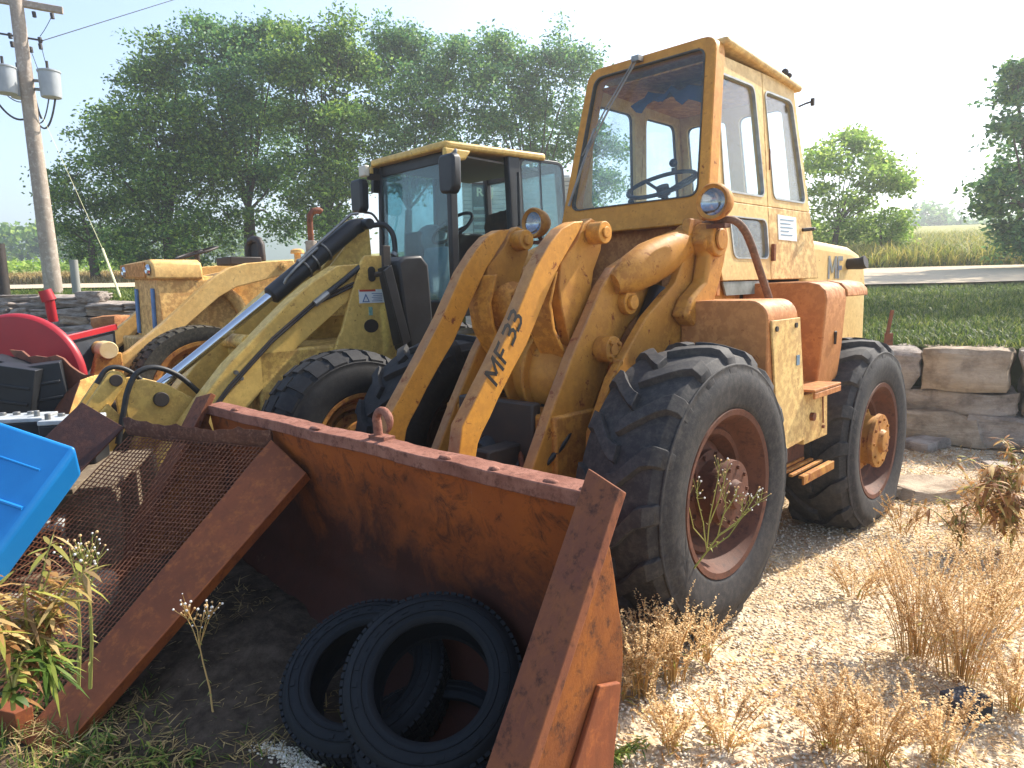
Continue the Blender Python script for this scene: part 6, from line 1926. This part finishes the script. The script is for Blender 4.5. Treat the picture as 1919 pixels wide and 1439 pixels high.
leafplant('weed with a star of yellow green leaves before the mesh', W(92, 1215, 1.55) - Vector((0, 0, .08)), 3, .14, 75, ('grn', 'grn'), .075, .010, (0, 0), .1, spread=.03, per=34)
leafplant('green leafy stem hanging at the left edge low', W(25, 1330, 1.45), 3, .16, 76, ('grn', 'mixleaf'), .05, .016, (0, 0), .6, spread=.06)
leafplant('low yellow green weed at the foot of the leaning beam', gp(190, 1439), 12, .13, 77, ('grn', 'straw'), .045, .008, (.05, 0), .3, spread=.14, per=26)
leafplant('low green weed tuft under the bucket mouth', gp(330, 1439), 9, .10, 78, ('grn', 'grn'), .035, .008, (0, 0), .3, spread=.12, per=20)
leafplant('green weed tuft beneath the near front tyre, left side', gp(1200, 1170), 6, .12, 79, ('grn', 'grn'), .04, .008, (0, 0), .3, spread=.08, per=18)
leafplant('green weed tuft at the bottom corner of the bucket side', gp(1140, 1425), 12, .10, 80, ('grn', 'grn'), .035, .007, (0, 0), .3, spread=.12, per=22)
leafplant('small green weed in front of the near tyre contact', gp(1330, 1170), 5, .09, 81, ('grn', 'mixleaf'), .03, .01, (0, 0), .3, spread=.1, per=12)
leafplant('bright green weed by the white container behind the screen', W(160, 925, 3.3) - Vector((0, 0, .1)), 4, .16, 82, ('grn', 'grn'), .05, .012, (0, 0), .3, spread=.08, per=18)
leafplant('pale dry grass tuft behind the couplers', gp(330, 880), 10, .40, 83, ('straw', 'straw'), .12, .006, (0, 0), .3, spread=.2, per=14)
# straw litter and grass
g = np.random.default_rng(4)
def litter(name, lab, n, fx, fyv, fz, L_, W_, mat, upr=0.0, seed=1):
    g = np.random.default_rng(seed)
    a = g.uniform(0, 2 * PI, n); e = g.uniform(-.15, .35, n) if upr == 0 else g.uniform(.7, 1.45, n)
    d = np.stack([np.cos(a) * np.cos(e), np.sin(a) * np.cos(e), np.sin(e)], 1)
    s_ = np.stack([-np.sin(a), np.cos(a), np.zeros(n)], 1)
    L = (L_ * g.uniform(.4, 1.3, n))[:, None]; Wd = (W_ * g.uniform(.6, 1.3, n))[:, None]
    P = np.stack([fx, fyv, fz], 1)
    bend = np.stack([np.cos(a), np.sin(a), -np.ones(n) * .5], 1) * L * (.25 if upr else .05)
    V = np.stack([P + s_ * Wd / 2, P - s_ * Wd / 2, P + d * L * .6 - s_ * Wd * .35, P + d * L * .6 + s_ * Wd * .35, P + d * L + bend], 1)
    # 5 verts -> quad + tri as tris
    F = (np.array([[0, 1, 2], [0, 2, 3], [3, 2, 4]])[None] + (np.arange(n) * 5)[:, None, None]).reshape(-1, 3)
    o = raw(name, V.reshape(-1, 3), F, MAT[mat]); o['kind'] = 'stuff'; o['label'] = lab
    return o
n = 9000
y = 1.3 + g.uniform(0, 1, n) ** .8 * 4.8; x = g.uniform(-.6, 1.0, n) * (y * .85 + .5)
dens = np.array([noise.noise(Vector((a * 1.1, b_ * 1.1, 7))) for a, b_ in zip(x, y)])
k = (dens + g.uniform(-.25, .25, n) > .02) & (y < np.interp(x, WX, WY) - .1)
litter('straw_litter', 'dead brown leaves and straw on the gravel', int(k.sum()), x[k], y[k], np.full(int(k.sum()), .008), .055, .006, 'brownleaf', 0, 5)
n = 5200; y = 2.4 + g.uniform(0, 1, n) * 3.6; x = 1.3 + g.uniform(0, 1, n) * 3.2; k = (y < np.interp(x, WX, WY) - .1) & (x > .9 + .42 * y * g.uniform(.6, 1.1, n))
litter('straw_litter', 'brown litter on the ground below the stone wall', int(k.sum()), x[k], y[k], np.full(int(k.sum()), .01), .09, .009, 'brownleaf', 0, 6)
n = 16000; y = 1.5 + g.uniform(0, 1, n) ** .8 * 3.6; x = g.uniform(-.05, .95, n) * (y * .85 + .4)
dn = np.array([noise.noise(Vector((a * 1.6, b_ * 1.6, 17))) for a, b_ in zip(x, y)])
k = (dn + .35 * (x / (y * .8)) - .12 + g.uniform(-.2, .2, n) > .10) & (y < np.interp(x, WX, WY) - .1)
litter('straw_litter', 'pale matted straw and fine stems lying between the dry weeds', int(k.sum()), x[k], y[k], np.full(int(k.sum()), .012), .07, .0025, 'dry', 0, 25)
# dirt and straw in the bucket and left foreground
b = MB(); nn = 40
for i in range(nn + 1):
    for j in range(21):
        X = -1.24 + 2.0 * i / nn; Yl = -1.21 - .95 * j / 20
        t = j / 20
        h = .16 * (1 - (i / nn)) * math.sin(PI * min(t + .25, 1)) + .05 + .03 * noise.noise(Vector((X * 5, Yl * 5, 0))) + .012 * noise.noise(Vector((X * 18, Yl * 18, 0)))
        h *= max(0, 1 - max(0, (i / nn - .55)) * 2.2); h *= 1 if t < .7 else max(0, (1 - t) / .3)
        b.v.append((X, Yl, .03 + max(h, -.02)))
for i in range(nn):
    for j in range(20): q = i * 21 + j; b.f.append((q, q + 21, q + 22, q + 1))
m = MT('dirt_pile'); m.col(m.mix(m.ramp(m.noise(12, 10, .7), .4, .65), S('40362d'), S('63564a'))); m.set(Roughness=.95, Specular_IOR_Level=.1); m.bump(m.noise(30, 10, .8), .9, .02)
o = b.build('dirt_pile', m.m, None, 0, 60); o.matrix_world = ML; o['kind'] = 'stuff'; o['label'] = 'dirt and straw filling the left of the bucket floor'
n = 3200; X = g.uniform(-1.2, .35, n); Yl = g.uniform(-2.35, -1.25, n)
Pw = np.array([ML @ Vector((a, b_, .06 + .13 * max(0, min(1, (.4 - a))) * math.sin(PI * min(max((-1.21 - b_) / .95 + .25, 0), 1)))) for a, b_ in zip(X, Yl)])
litter('straw_litter', 'straw scattered on the dirt in the bucket', n, Pw[:, 0], Pw[:, 1], Pw[:, 2], .07, .004, 'straw', 0, 7)
n = 1500; t = g.uniform(0, 1, n); X = .05 + t * .55 + g.normal(size=n) * .02; Yl = -1.80 + t * .08 + g.normal(size=n) * .022
Pw = np.array([ML @ Vector((a, b_, .055)) for a, b_ in zip(X, Yl)])
V_, F_ = stones(n, Pw[:, 0], Pw[:, 1], .004, .009, .055)
o = raw('gravel', V_, F_, MAT['gstone']); o['kind'] = 'stuff'; o['label'] = 'line of pale gravel lying on the bucket cutting edge'
n = 2600; x = g.uniform(-1.9, -.5, n); y = g.uniform(1.55, 2.5, n)
litter('grass', 'green weeds and grass before the bucket', n, x, y, np.full(n, .0), .10, .006, 'grn', 1, 8)
# lawn behind the wall and field
def field(name, lab, n, x0, x1, y0, y1, L_, W_, mat, seed, cond=None):
    g = np.random.default_rng(seed); y = g.uniform(y0, y1, n); x = g.uniform(x0, x1, n) * y
    k = y > np.interp(x, WX, WY) + .35
    if cond is not None: k &= cond(x, y)
    x, y = x[k], y[k]
    return litter(name, lab, len(x), x, y, up_z(x, y) + .0, L_, W_, mat, 1, seed)
def offroad(x, y):
    a = np.interp(x, [-45, -20, -12, 0, 8, 14, 45], [20.5, 18.2, 16.6, 14.0, 12.6, 12.2, 12.0]); b_ = np.interp(x, [-45, -20, -12, 0, 8, 14, 45], [24, 21.0, 19.5, 19, 19.2, 19.8, 20.5])
    return (y < a - .1) | (y > b_ + .1)
field('grass', 'mown grass bank above the stone wall', 52000, .30, .80, 5.5, 14, .09, .012, 'grass', 12, offroad)
field('grass', 'grass strip above the rubble wall', 16000, -.80, -.45, 9, 18, .11, .016, 'grass', 13, offroad)
field('field_weeds', 'tall weeds with pale tops along the far side of the road', 60000, .35, .95, 19.3, 34, .75, .035, 'field', 14, offroad)
field('field_weeds', 'tan dry grass field beyond the road at left', 14000, -.95, -.35, 20.5, 36, .28, .03, 'straw', 15, offroad)
g5 = np.random.default_rng(16)

# ================================================================== haze
HZ = MB(); HZ.box((0, 205, 19), (1700, 470, 42))
hm = bpy.data.materials.new('haze_air'); hm.use_nodes = True
hn = hm.node_tree; hn.nodes.clear()
ho = hn.nodes.new('ShaderNodeOutputMaterial'); hv = hn.nodes.new('ShaderNodeVolumePrincipled')
hv.inputs['Color'].default_value = (.95, .98, 1.0, 1); hv.inputs['Density'].default_value = .0031; hv.inputs['Anisotropy'].default_value = .55
hn.links.new(hv.outputs[0], ho.inputs['Volume'])
o = HZ.build('haze', hm, None, 0, 0); tag(o, kind='stuff')
try:
    SC.cycles.volume_bounces = 0
except Exception: pass
